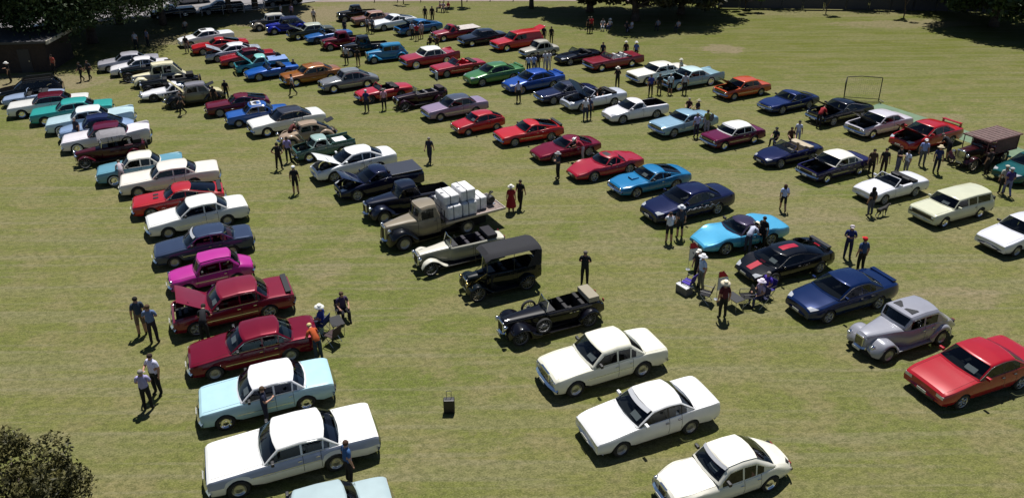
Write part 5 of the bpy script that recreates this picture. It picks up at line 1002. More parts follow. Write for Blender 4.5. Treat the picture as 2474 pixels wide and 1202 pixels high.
PEOPLE = [
(-42.78, 63.26, 200, 'hold', '141418', '101014', {'hat': 'd8d6d0', 'h': 1.8}, 'person in black with a wide white hat at the far left by the hut'),
(-40.51, 66.0, 250, 'stand', '9a4438', '1a1a1e', {}, 'person in a reddish shirt in the shade beside the hut'),
(-36.79, 63.47, 250, 'walk', '17181e', '14141a', {}, 'left one of two dark dressed people walking out of the tree shade'),
(-36.36, 63.96, 260, 'walk', '2a2c33', '16161b', {}, 'right one of two dark dressed people walking out of the tree shade'),
(-31.46, 72.96, 100, 'stand', '17151a', '7a6a66', {}, 'person with dark top standing at the nose of the white sedan nearest the shade'),
(-37.17, 74.75, 270, 'stand', 'b9bccb', '22242c', {}, 'person in a white shirt standing in the tree shade above the silver coupe'),
(-36.44, 75.73, 240, 'stand', '6a7090', '22242c', {}, 'person in a blue grey shirt in the tree shade'),
(-35.17, 82.25, 270, 'sit', 'a9a9ac', '2a2a2e', {}, 'person in pale top sitting in the shade behind the white sedan'),
(-26.44, 88.24, 220, 'stand', 'c8cad2', '30313a', {}, 'person in a white shirt at the edge of the shade behind the blue thirties saloon'),
(-25.24, 88.2, 250, 'stand', '8a7c9c', '30313a', {}, 'person in a mauve shirt at the edge of the shade'),
(-22.02, 85.47, 90, 'stand', 'c9b9b4', '15151a', {}, 'person in a pale top and dark trousers alone on the dry grass at the top'),
(-17.46, 79.75, 250, 'stand', '1c2028', '15151a', {}, 'dark figure behind the mid blue roadster'),
(-15.05, 68.29, 100, 'stand', 'a8a6ac', '15151a', {}, 'person in a light top in front of the black hot rod pickup'),
(-13.88, 67.69, 90, 'stand', '0f1014', '14141a', {'shorts': 1, 'hat': '16161b', 'hatkind': 'cap'}, 'person in black cap and shorts in front of the black hot rod pickup'),
(-15.21, 80.62, 60, 'stand', '8c8a98', '1c1e28', {}, 'left of two people in grey at the nose of the white fastback'),
(-14.68, 80.6, 80, 'stand', '6c7080', '1c1e28', {}, 'right of two people in grey at the nose of the white fastback'),
(-9.66, 86.32, 90, 'stand', '14161c', '14161c', {}, 'shorter of two dark figures standing on the lawn behind the farthest row'),
(-8.82, 85.86, 90, 'stand', '1a1712', '14120f', {'h': 1.82}, 'taller of two dark figures standing on the lawn behind the farthest row'),
(-10.17, 78.22, 80, 'stand', 'a8b4cc', '20242e', {}, 'person in a pale blue top by the open blue coupe'),
(-9.6, 77.31, 90, 'stand', 'a01c28', '20242e', {'shorts': 1}, 'person in a red shirt by the open blue coupe'),
(-9.23, 78.19, 110, 'stand', 'b8a8b8', '8a7a74', {'shorts': 1}, 'person in a pinkish top right of the red shirted one'),
(-7.95, 74.18, 120, 'sit', '1c1416', '141418', {}, 'left seated dark figure in front of the red flatbed ute'),
(-7.24, 73.99, 100, 'sit', '3a2a24', '141418', {}, 'right seated dark figure in front of the red flatbed ute'),
(-8.4, 91.53, 200, 'sit', 'a07a86', '2a2a34', {}, 'leftmost person sitting on the far lawn under the small tree'),
(-7.99, 91.28, 260, 'sit', 'b8a0a8', '2a2a34', {}, 'middle person sitting on the far lawn under the small tree'),
(-7.41, 91.49, 230, 'sit', '9a2430', '2a2a34', {}, 'person in red sitting on the far lawn under the small tree'),
(3.31, 75.85, 250, 'stand', '23283a', '1b1d26', {'hat': 'cfcfcf'}, 'person with a pale hat behind the small stone grey sedan'),
(4.05, 75.65, 250, 'stand', '101216', '101216', {}, 'dark figure right of the hatted one behind the small stone grey sedan'),
(1.52, 64.71, 90, 'stand', 'a9b2d2', '2a3248', {}, 'leftmost person in a pale blue shirt behind the bright blue coupe'),
(1.99, 64.83, 70, 'stand', '8a9cc8', '2a3a6a', {}, 'second person in blue behind the bright blue coupe'),
(2.38, 65.73, 110, 'stand', '26262c', '1c1c22', {}, 'dark shirted man among the group behind the bright blue coupe'),
(3.02, 65.98, 100, 'stand', 'bdbcc8', '9a98a8', {}, 'left of two people in white next to the stone grey sedan'),
(3.35, 66.11, 100, 'stand', 'c8c6d0', 'a8a6b2', {}, 'right of two people in white next to the stone grey sedan'),
(8.47, 80.02, 110, 'stand', 'a01c28', '101014', {'h': 1.75}, 'person in a red shirt standing at the edge of the pine shade'),
(8.21, 80.03, 100, 'stand', '1c1a1c', '0e0e12', {}, 'dark figure touching the red shirted one at the pine shade'),
(9.82, 81.13, 260, 'sit', 'a0a0a8', 'c8c8cc', {}, 'person sitting in the pine shade with white trousers'),
(10.61, 81.1, 230, 'sit', 'b8b8c0', '39406a', {'hat': 'e0e0e0'}, 'person in a white hat sitting at the edge of the pine shade'),
(12.23, 80.27, 280, 'sit', '22242c', '18181e', {}, 'dark seated figure in the pine shade next to the bright seated one'),
(12.79, 80.25, 200, 'sitback', 'c4c4cc', '8a8aa0', {}, 'person in white lounging at the edge of the pine shade'),
(15.68, 80.93, 240, 'sit', '787a88', '20222a', {}, 'person in grey sitting deep in the pine shade'),
(17.71, 80.28, 220, 'sit', '9c9ca8', '30323c', {}, 'rightmost person sitting in the pine shade'),
(8.47, 69.04, 250, 'stand', '1e2638', '14161c', {}, 'dark figure standing behind the very long maroon convertible'),
(10.61, 69.27, 250, 'stand', '2a241e', '16161a', {'hat': 'd0ccc0'}, 'man in brown with a white hat behind the very long maroon convertible'),
(11.54, 69.1, 250, 'stand', '4a66a0', '16161a', {'hat': 'e4e4e4'}, 'person in blue with a white hat behind the maroon convertible tail'),
(8.68, 60.26, 100, 'crossed', '141214', '101014', {'hat': 'd6cfc0', 'h': 1.8}, 'person all in black with a pale hat alone between two rows'),
(6.85, 56.22, 260, 'lean', '20241e', '15161a', {'h': 1.8}, 'dark man standing behind the silver convertible'),
(5.37, 52.62, 80, 'stand', 'cfd0da', '26304e', {}, 'person in a white shirt and jeans at the silver convertible with raised bonnet'),
(5.66, 52.79, 90, 'stand', '3a4060', '1a2030', {}, 'person in dark blue right of the white shirted one at the silver convertible'),
(11.03, 58.09, 100, 'stand', '28347e', '12131c', {'h': 1.8}, 'man in a royal blue shirt at the pale blue finned coupe'),
(11.81, 58.61, 80, 'stand', '1f2226', '4c4436', {}, 'person in dark top and khaki trousers at the pale blue finned coupe'),
(12.67, 58.59, 100, 'stand', 'bfd0e0', '1c1e28', {'shorts': 1}, 'person in white shirt and dark shorts at the pale blue finned coupe'),
(13.82, 58.56, 80, 'stand', 'b0b0c0', '14141c', {'h': 1.78}, 'man in a striped pale shirt right of the others at the pale blue finned coupe'),
(14.39, 62.96, 200, 'stand', 'b8b4a0', '22301e', {'hat': 'd8d4c4'}, 'person in a straw hat between the long white and pale blue finned cars'),
(13.13, 62.26, 240, 'stand', '101218', '101218', {'h': 1.5}, 'dark head showing at the long white car cabin'),
(13.12, 53.73, 240, 'sit', '3a1424', '18141c', {}, 'left seated person in maroon behind the ice blue coupe'),
(13.66, 53.25, 200, 'sitback', '2a2430', '1c1a22', {'hat': 'b0a890'}, 'right seated person with straw hat behind the ice blue coupe'),
(12.59, 48.9, 100, 'hold', 'a8a8d0', '2a2440', {'h': 1.75}, 'person in a white and blue patterned shirt beside the ice blue coupe'),
(13.49, 49.69, 80, 'hold', '8a8c3a', '9090a8', {}, 'person in a yellow green top holding a dark round board'),
(0.56, 56.88, 90, 'stand', 'a8aed0', '0e1018', {'h': 1.75}, 'person in pale shirt and black trousers at the nose of the bright blue coupe'),
(-10.91, 54.86, 90, 'stand', '1c2860', '14162a', {'hat': 'c0c0c8', 'hatkind': 'cap'}, 'person in navy with a light cap by the bright red roadster'),
(-9.65, 55.22, 110, 'stand', 'c090a4', '14141a', {}, 'person in a pink checked shirt by the bright red roadster'),
(-17.55, 59.03, 190, 'walk', 'a8aab8', '14161e', {'h': 1.8}, 'person in a light grey shirt walking past the bronze orange sedan'),
(-25.35, 55.4, 80, 'lean', '23242a', '17181c', {}, 'person bending over at the front wheel of the cream and black roadster'),
(-24.62, 54.42, 220, 'walk', '35363c', '15161a', {}, 'person walking with a white sleeve by the cream and black roadster'),
(-23.04, 56.74, 100, 'stand', '15151a', '15151a', {'h': 1.55}, 'small dark figure at the tail of the cream and black roadster'),
(-22.49, 57.86, 100, 'stand', '101014', '101014', {}, 'dark figure behind the dark cherry red coupe'),
(-19.09, 65.41, 250, 'sit', '22242a', 'b8b8bc', {'h': 1.8}, 'person in dark top and white trousers behind the bright blue open sports car'),
(-20.86, 67.89, 200, 'lean', '12201c', '12141c', {}, 'dark green clothed person leaning over the turquoise ute tray'),
(-29.56, 48.93, 250, 'stand', '141a30', '12162a', {'h': 1.78}, 'person in dark navy at the nose of the pale blue car with navy roof'),
(-23.09, 41.48, 120, 'lean', 'b0a4ac', '8a7c84', {}, 'person in pinkish clothes leaning into the sky blue sedan with cream roof'),
(-14.47, 43.82, 80, 'hips', '100c14', '0e0c12', {'h': 1.82}, 'person in black with elbow out near the tan beetle shaped car'),
(-14.19, 45.02, 100, 'stand', '8a80b4', '1c2420', {'h': 1.75}, 'person in lilac white shirt near the tan beetle shaped car'),
(-14.86, 48.08, 60, 'lean', '5a2422', '241418', {}, 'person in brown red leaning at the tan beetle shaped car'),
(-12.52, 40.24, 100, 'stand', '15151f', '121218', {'shorts': 1, 'hat': 'e2e2e2', 'hatkind': 'cap', 'h': 1.75}, 'person in dark clothes with shorts and a white cap seen from behind'),
(-5.19, 44.77, 260, 'walk', '23263e', '2a2c40', {'h': 1.75}, 'lone person in dark blue walking on the open grass at mid field'),
(-0.06, 37.6, 90, 'stand', '7d1420', '6a4a3a', {'hat': 'ddd8cc', 'dress': '8c1420', 'h': 1.62}, 'woman in a long red dress and white hat'),
(0.45, 38.1, 250, 'walk', '0e0e12', '15120f', {'h': 1.75}, 'person in black walking beside the woman in red'),
(2.76, 42.03, 200, 'crossed', '3c3f48', '0c0d12', {'hat': '9a9a9c', 'h': 1.75}, 'man in grey shirt, black trousers and grey hat in front of the maroon sports coupe'),
(4.51, 44.92, 170, 'lean', '8a1830', 'a09aa8', {'hat': 'e0e0e0'}, 'person in red with a white hat leaning over the maroon sports coupe'),
(3.28, 30.07, 80, 'crossed', '10121c', '0d0f16', {'h': 1.8}, 'lone person in black standing behind the black vintage convertible'),
(7.89, 34.02, 80, 'phone', 'c8ccd8', '12131a', {'shorts': 1, 'h': 1.75}, 'man in white shirt photographing the dark navy sedan'),
(8.54, 34.54, 100, 'stand', '30323e', '14151c', {'hat': 'c8ccd4', 'shorts': 1, 'h': 1.8}, 'person in dark top and pale hat beside the man photographing'),
(11.52, 32.86, 40, 'lean', 'b8bcd0', '30384e', {'hat': 'e0d8c4', 'h': 1.75}, 'man in white shirt and straw hat at the door of the turquoise sports car'),
(12.36, 33.35, 220, 'stand', '0d0d12', '0d0d12', {'h': 1.8}, 'man in black at the door of the turquoise sports car'),
(8.5, 29.64, 200, 'stand', 'a9bedc', '6c6c5e', {'hat': 'e8e8ea', 'h': 1.78}, 'man in pale blue shirt and big white hat at the folding chairs'),
(8.43, 30.14, 220, 'stand', '0f0f14', '101016', {'h': 1.78, 'hat': 'e0dcd2', 'hatkind': 'cap'}, 'person in black standing behind the man in pale blue shirt'),
(8.89, 27.34, 100, 'stand', '4a0d1c', '0c0c10', {'hat': 'e0d4b8', 'h': 1.8}, 'person in maroon shirt, black trousers and red white hat'),
(10.77, 28.33, 200, 'sit', 'a894b0', '2a2c48', {'hat': 'ece0f0'}, 'seated person with a large white hat beside the black supercar'),
(11.28, 29.02, 210, 'sit', '4a30a0', '26284a', {}, 'seated person in purple beside the black supercar'),
(16.22, 32.34, 250, 'crossed', '202c66', '1a2048', {'hat': 'b0a8ac', 'hatkind': 'cap', 'h': 1.8}, 'man in dark blue overalls with a pale cap facing the man in a red cap'),
(16.3, 31.06, 100, 'stand', '2e4468', '0d0d12', {'hat': 'b81420', 'hatkind': 'cap', 'h': 1.82}, 'man with a bright red cap'),
(14.78, 37.49, 80, 'walk', 'a9b4dc', '12131c', {'shorts': 1, 'hair': '3a1f14', 'hatkind': 'long', 'h': 1.62}, 'girl with long brown hair in a white top and short dark shorts'),
(19.27, 36.86, 110, 'stand', '14121c', '4a4c5c', {'hair': '17120f', 'hatkind': 'long', 'h': 1.7}, 'person with long dark hair and grey trousers beside the dog'),
(17.5, 47.32, 220, 'sit', '16202e', '12161e', {'hat': '2a2a2a', 'hatkind': 'cap'}, 'seated dark figure behind the navy luxury convertible'),
(18.51, 47.37, 270, 'sit', '4a2c1c', '1c1816', {}, 'seated person in brown behind the navy luxury convertible'),
(19.08, 47.66, 250, 'stand', 'c8cce0', '9aa0c0', {'hat': '1c1c20', 'hatkind': 'cap', 'h': 1.6}, 'person in white behind the navy luxury convertible'),
(21.57, 50.59, 40, 'lean', '8a1420', '15131c', {'h': 1.8}, 'person in a red shirt leaning into the midnight blue coupe'),
(21.63, 42.22, 250, 'stand', '3a2a20', '1c1612', {'h': 1.75}, 'leftmost person in brown standing behind the silver white open two seater'),
(22.41, 42.33, 250, 'stand', '15141a', '2c1418', {'h': 1.75}, 'second person in black behind the silver white open two seater'),
(23.37, 42.57, 300, 'hold', '12121a', '5a5a74', {'h': 1.78}, 'person in black top and grey trousers behind the silver white open two seater'),
(23.83, 42.43, 200, 'stand', 'c6cbe0', '72727c', {'h': 1.55}, 'short person in white behind the silver white open two seater'),
(25.43, 43.69, 250, 'stand', '8a98cc', '50525c', {'hat': 'd8d8dc', 'hatkind': 'cap', 'h': 1.78}, 'person in pale blue shirt and grey trousers before the red sporty sedan'),
(25.71, 42.52, 260, 'stand', '1e2c5c', '141a30', {'hat': 'd8c8a4', 'h': 1.78}, 'person in navy with a straw hat before the red sporty sedan'),
(27.56, 44.66, 120, 'lean', '12121a', '22242e', {'shorts': 1, 'h': 1.82}, 'tall person in black beside the red sporty sedan door'),
(28.53, 42.09, 110, 'stand', '1f1518', '1a1416', {'h': 1.75}, 'dark figure standing against the maroon vintage truck'),
(27.93, 39.51, 80, 'stand', 'a8a89c', '1c1c22', {'hat': 'b8b4a4', 'hatkind': 'cap', 'h': 1.75}, 'person in pale top partly hidden at the right edge'),
(28.0, 39.17, 80, 'walk', '3a2c68', '6a6c98', {'hat': 'a8a8ac', 'hatkind': 'cap', 'h': 1.75}, 'person in a purple shirt and jeans at the right edge'),
(-15.37, 26.46, 120, 'stand', '2c3a4c', '6a584c', {'shorts': 1, 'h': 1.85}, 'person with raised dark cap in a slate shirt and shorts on the left lawn'),
(-14.62, 25.88, 100, 'crossed', '5a6c90', '221a2a', {'h': 1.85}, 'person in a denim blue shirt and dark trousers on the left lawn'),
(-13.14, 22.7, 250, 'hold', 'c9c8e0', '0e0f16', {'h': 1.85}, 'man in a white shirt standing behind another in front of the burgundy sedan'),
(-13.15, 21.89, 100, 'crossed', '9a94bc', '0e0f16', {'h': 1.75}, 'person with folded arms in a lavender shirt in front of a man in white'),
(-7.26, 27.56, 300, 'sit', '3a2c4a', '15131c', {'h': 1.8}, 'person in plum shirt seated behind the crimson sedan'),
(-7.94, 26.6, 160, 'sit', '2a3c84', '222838', {'hat': 'ecece4'}, 'person in blue with a wide white hat sitting beside the crimson sedan boot'),
(-7.62, 24.6, 130, 'lean', 'a84a1c', '20303a', {'hair': 'c8b880'}, 'person in orange and red leaning over the burgundy sedan boot'),
(-12.52, 25.85, 100, 'lean', '0f1018', '0e0e14', {'h': 1.75}, 'dark figure leaning into the open engine bay of the crimson sedan'),
(-8.62, 21.01, 20, 'hold', '121a34', '10142a', {'h': 1.7}, 'person in dark navy with a red and white bundle beside the sky blue car'),
(-5.23, 18.35, 40, 'stand', '2f5484', '101014', {'h': 1.75, 'hair': '3a2418'}, 'person in a denim blue shirt at the rear wheel of the very long white sedan'),
]

for (x, y, h, s, st, name, cat, col, rc, met, op, lab, lod) in CARS:
    op = dict(op); P = dict(ST[st])
    t = thing(name, (x, y, op.pop('z', 0)*.0), h, lab, cat, None, s)
    if op.pop('f40', 0): P['fend'] = f40
    if op.get('fendcol'): P['fend'] = dict(P['fend'], col=op.pop('fendcol'))
    if op.get('lampmat') == 0: op['lampmat'] = None
    can = op.pop('canopy', None); brass = op.pop('brass', 0); sc = op.pop('sidecol', None); flat_ = op.pop('flat', 0); roofw = op.pop('roofw', 0)
    gt = op.pop('greentray', 0); ml = op.pop('toplid', 0); sr = op.pop('sunroofs', 0); swirl = op.pop('swirl', 0)
    if gt: op['traymat'] = paint(col)
    Q = car(P, t, '#'+col, '#'+rc if rc else None, '#'+sc if sc else None, met/5, op, lod)
    xf = Q['wb']/2+Q['fo']; zr = Q['zr']; a, b, c, d = Q['a'], Q['b'], Q['c'], Q['d']
    if can:
        if st == 'modelt': canopy(t, xf-a+.18, xf-3.62, .74, 1.25, 2.2, can, 1)
        else: canopy(t, xf-a+.1, xf-3.2, .78, 1.2, 2.0, can, 0)
    if brass:
        m = MB()
        for sg in (-1, 1): m.bar((xf-.95, sg*.4, 1.2), (xf-.2, sg*.3, .75), .016)
        m.box(xf-2.3, xf-1.5, -.86, -.7, .34, .46); m.build('brass_fittings', t, M_brass)
    if flat_:
        tb = MB().box(xf-5.1, xf-2.5, -.95, .95, 1.0, 1.05).build('flat_tray', t, mat('pale_timber', (.42, .38, .36), .8, noise=.2, nscale=4)); MB().box(xf-2.55, xf-2.5, -.9, .9, 1.05, 1.35).build('headboard', t, M_grey)
    if gt:
        bx_ = MB().box(xf-3.6, xf-2.8, -.5, .35, .62, .92).build('white_box', t, M_card)
        MB().box(xf-4.05, xf-2.4, -.8, -.74, .9, 1.05).box(xf-4.05, xf-2.4, .74, .8, .9, 1.05).build('tray_side', t, paint('#'+col))
    if ml: MB().add([(xf-4.6, -.6, zr-.02), (xf-4.6, .6, zr-.02), (xf-5.25, .55, zr+.22), (xf-5.25, -.55, zr+.22), (xf-4.6, -.6, zr+.01), (xf-4.6, .6, zr+.01), (xf-5.25, .55, zr+.25), (xf-5.25, -.55, zr+.25)], [(0, 1, 2, 3), (7, 6, 5, 4), (2, 6, 7, 3), (0, 3, 7, 4), (1, 5, 6, 2)]).build('tailgate', t, paint('#'+col))
    if sr:
        for yy in (-.27, .27): MB().box(xf-b-.55, xf-b-.15, yy-.2, yy+.2, zr-.0, zr+.032).build('sunroof', t, M_black)
    if roofw: MB().box(xf-c+.2, xf-b-.1, -.5, .5, zr+.0, zr+.03).build('roof_panel', t, M_shade)
    if swirl:
        m = MB()
        for k in range(5):
            x0 = xf-1.7-k*.35
            m.tube([(x0, Q['W']/2+.006, .62+.05*math.sin(k)), (x0-.18, Q['W']/2+.006, .72), (x0-.4, Q['W']/2+.006, .60+.04*math.cos(k)), (x0-.62, Q['W']/2+.006, .70)], .012, 4)
        m.build('flame_graphic', t, mat('graphic_pale', (.5, .52, .6), .5))

# ---------------------------------------------------------------- beige truck
def beige_truck(x, y, h, s):
    t = thing('flatbed_truck', (x, y, 0), h, 'beige and black forties flatbed truck loaded with white tanks', 'truck', None, s)
    P = dict(ST['pick30'], L=5.9, W=1.95, wb=3.7, fo=.75, a=1.7, b=1.92, c=2.75, d=2.95, zr=2.05, R=.42, cr=.1,
             deck=[(0, 1.2), (.1, 1.3), (1.7, 1.42), (2.95, 1.4), (3.0, .9), (5.9, .9)], wk=[(0, .26), (.3, .34), (1.7, .66), (2.0, .78), (2.95, .78), (3.05, .4), (5.9, .4)],
             sw=[(1.9, 2.6)], tray=None, fend=dict(f=[(-.75, .3), (-.7, .75), (-.4, 1.08), (0, 1.14), (.4, .95), (.95, .45)], r=[(-.5, .5), (0, .86), (.5, .5)], col='0a0d14'), sill=.45, wheel='steel', bumper='chrome', lights='stalk', ly=.5, lz=1.1, gw=.2, mirror=0, zn=1.28, zc=1.42)
    car(P, t, '9a8e78', opts={})
    xf = 3.7/2+.75
    wood = mat('tray_timber', (.22, .17, .15), .85, noise=.3, nscale=4)
    for i in range(9):
        y0 = -1.05+i*.2336; MB().box(xf-6.7, xf-3.15, y0, y0+.22, 1.0, 1.05).build('plank', t, wood)
    MB().box(xf-6.72, xf-3.12, -1.09, -1.055, .96, 1.09).box(xf-6.72, xf-3.12, 1.06, 1.095, .96, 1.09).box(xf-6.76, xf-6.722, -1.09, 1.09, .96, 1.09).build('tray_rail', t, mat('tray_steel', (.4, .36, .34), .5, .5))
    MB().box(xf-6.6, xf-3.1, -.45, -.35, .8, .99).box(xf-6.6, xf-3.1, .35, .45, .8, .99).build('chassis_rail', t, M_black)
    MB().tube([(xf-3.1, -.95, 1.05), (xf-3.1, -.95, 1.75), (xf-3.1, .95, 1.75), (xf-3.1, .95, 1.05)], .03).build('headboard', t, M_black)
    M = t.matrix_basis = Matrix.Translation((x, y, 0)) @ Matrix.Rotation(h, 4, 'Z') @ Matrix.Scale(s, 4)
    wm = mat('white_plastic', (.62, .62, .63), .6, noise=.16, nscale=4, bump=.5); sm = mat('strap', (.06, .07, .09), .8)
    def blk(cx, cy, z, w, d, hh, lab):
        o = thing('water_tank', M @ Vector((cx, cy, z)), h, lab, 'tank', 'white tanks on the truck', s)
        me = bevelled(MB().box(-w/2, w/2, -d/2, d/2, 0, hh).mesh('tank_body', wm), .13, 4); auto_smooth(me, 40); link('tank_body', me, o)
        for q in (.12,): MB().box(q*w-.02, q*w+.02, -d/2-.012, d/2+.012, -.0, hh+.012).build('strap', o, sm)
        MB().lathe([(.001, .05), (.09, .05), (.1, 0)], (w*.33, 0, hh), 'z', 10).build('cap', o, wm)
    x1 = xf-3.25
    blk(x1-.5, -.5, 1.055, .86, .9, .8, 'white strapped tank on the lower layer behind the beige cab, near side front')
    blk(x1-1.4, -.5, 1.055, .86, .9, .8, 'white strapped tank on the lower layer, near side second from the cab')
    blk(x1-.5, .5, 1.055, .86, .9, .8, 'white strapped tank on the lower layer, far side behind the cab')
    blk(x1-1.4, .5, 1.055, .86, .9, .8, 'white strapped tank on the lower layer, far side second from the cab')
    blk(x1-2.25, .1, 1.055, .7, 1.1, .75, 'white tank at the rear of the stack on the truck tray')
    blk(x1-.45, .1, 1.865, .9, 1.25, .52, 'topmost white tank close to the cab roof'); blk(x1-1.42, .1, 1.865, .9, 1.3, .64, 'topmost and largest white tank in the middle of the stack')
    e = thing('pump_engine', M @ Vector((x1-2.95, 0, 1.052)), h, 'black pump engine with hoses at the rear of the truck tray', 'pump', None, s)
    MB().box(-.2, .2, -.3, .3, 0, .4).lathe([(.001, .2), (.2, .2), (.22, 0), (.2, -.1), (.001, -.1)], (0, .35, .4), 'y', 12).build('engine_block', e, M_eng)
    MB().tube([(-.2, -.2, .3), (-.35, -.3, .5), (-.3, .1, .65), (.1, .3, .6)], .04).build('hose', e, M_rubber); MB().box(-.3, .3, -.4, .4, -.0, .04).build('skid', e, M_alloy)
beige_truck(*TRUCK)

def bus_truck(x, y, h, s):
    t = thing('vintage_truck', (x, y, 0), h, 'maroon vintage truck with wooden slatted van body and tall radiator', 'truck', None, s)
    col = '3c1218'; P = dict(ST['pick30'], L=4.2, W=1.8, wb=3.0, fo=.35, a=1.35, b=1.42, c=1.5, d=1.55, zr=1.5, R=.44, open=1, cockpit=(1.5, 2.0), tray=None, wheel='wood', grille='tall', gw=.3, zn=1.3, zc=1.35, cr=.08,
             deck=[(0, 1.28), (.1, 1.32), (1.35, 1.36), (4.2, 1.0)], wk=[(0, .3), (1.35, .42), (1.6, .5), (4.2, .5)], fend=dict(f=[(-.45, .5), (-.25, .9), (.05, .98), (.4, .8), (.8, .4)], r=[(-.5, .6), (0, 1.0), (.45, .7)], thin=1), lights='stalk', ly=.5, lz=1.05, lback=-.1, sill=.45, hood_down=0, bumper='none', doors=2)
    car(P, t, col); xf = 3.0/2+.35; wd = mat('van_timber', (.13, .05, .05), .7, noise=.3, nscale=4); rf = mat('van_roof', (.12, .075, .07), .85, noise=.25, nscale=3)
    MB().box(xf-4.4, xf-1.75, -.88, .88, .9, .96).build('tray_floor', t, wd)
    for sg in (-1, 1):
        y0, y1 = sorted((sg*.80, sg*.83))
        for i in range(6): z = .98+i*.15; MB().box(xf-4.4, xf-2.2, y0, y1, z, z+.14).build('slat', t, wd)
    for i in range(8): xx = xf-4.45+i*.40; MB().box(xx, xx+.33, -.90, .90, 1.945, 1.97).build('roof_slat', t, rf)
    MB().box(xf-4.5, xf-1.2, -.93, -.86, 1.89, 1.94).box(xf-4.5, xf-1.2, .86, .93, 1.89, 1.94).box(xf-1.2, xf-1.13, -.93, .93, 1.89, 1.97).box(xf-4.57, xf-4.5, -.93, .93, 1.89, 1.97).build('roof_frame', t, wd)
    m = MB()
    for xx in (xf-1.25, xf-2.15, xf-4.38):
        for sg in (-1, 1): m.bar((xx, sg*.84, .95), (xx, sg*.84, 1.92), .03, None, 4)
    m.build('roof_post', t, wd)
bus_truck(BUSTRUCK[0], BUSTRUCK[1], BUSTRUCK[2], .93)

# ---------------------------------------------------------------- small things on the grass
def suitcase(x, y, rz):
    t = thing('suitcase', (x, y, 0), rz, 'black wheeled suitcase with its handle pulled up, alone on the grass', 'suitcase', None, .86)
    me = bevelled(MB().box(-.13, .13, -.23, .23, .05, .68).mesh('shell', M_black), .035); link('shell', me, t)
    MB().tube([(.08, -.1, .66), (.08, -.1, 1.02), (.08, .1, 1.02), (.08, .1, .66)], .012).build('handle', t, M_grey)
    for sy in (-.17, .17):
        for sx in (-.09, .09): MB().lathe([(.001, -.012), (.028, -.012), (.028, .012), (.001, .012)], (sx, sy, .028), 'y', 8).build('wheel', t, M_rubber)
suitcase(*SUITCASE)
def flag(x, y, rz, lab):
    t = thing('banner_flag', (x, y, 0), rz, lab, 'flag', 'red and white flags by the folding chairs', .8)
    MB().bar((0, 0, 0), (0, 0, 1.75), .014).lathe([(.001, .0), (.14, 0.01), (.001, .02)], (0, 0, 0), 'z', 10).build('pole', t, M_alloy)
    wh = mat('flag_white', (.7, .7, .72), .8); rd = mat('flag_red', (.45, .02, .03), .8); bl = mat('flag_navy', (.02, .03, .12), .8)
    def sheet(nm, z0, z1, w0, w1, m, off=0, n=6, parent=t, y0=0):
        V = []; F = []
        for i in range(n+1):
            f = i/n; z = z0+(z1-z0)*f; w = w0+(w1-w0)*f
            for k in range(5): q = k/4; V.append((.03*math.sin(4*q+3*f)+off, y0-w*q, z))
        for i in range(n):
            for k in range(4): a = i*5+k; F.append((a, a+1, a+6, a+5))
        return pydata(nm, V, F, parent, m, True)
    a = sheet('cloth', .55, 1.35, .85, .6, wh); sheet('cloth_top', 1.35, 1.75, .6, .3, rd)
    for off in (.012, -.012):
        e = MB().lathe([(.001, 0), (.15, 0)], (off+.0, -.36, 1.12), 'x', 14).build('emblem', a, bl); MB().lathe([(.001, 0), (.075, 0)], (off*1.6+.0, -.36, 1.12), 'x', 12).build('emblem_centre', a, wh)
        MB().lathe([(.001, 0), (.12, 0)], (off, -.38, .68), 'x', 12).build('emblem_lower', a, bl)
for f in FLAGS: flag(*f)
def cooler(x, y, rz, lab, c='55585e'):
    t = thing('cool_box', (x, y, 0), rz, lab, 'cool box'); me = bevelled(MB().box(-.22, .22, -.32, .32, 0, .34).mesh('tub', mat('cooler_'+c, '#'+c, .5)), .03); link('tub', me, t)
    me = bevelled(MB().box(-.23, .23, -.33, .33, .342, .41).mesh('lid', M_shade), .02); link('lid', me, t); MB().tube([(0, -.34, .3), (0, -.36, .46), (0, .36, .46), (0, .34, .3)], .012).build('handle', t, M_black)
for c_ in COOLERS: cooler(*c_)
def table(x, y, rz, lab):
    t = thing('folding_table', (x, y, 0), rz, lab, 'table'); MB().box(-.26, .26, -.38, .38, .5, .53).build('tabletop', t, M_black)
    for sx in (-1, 1):
        for sy in (-1, 1): MB().bar((sx*.23, sy*.34, .5), (sx*.2, sy*.34, 0), .014).build('leg', t, M_alloy)
for t_ in TABLES: table(*t_)
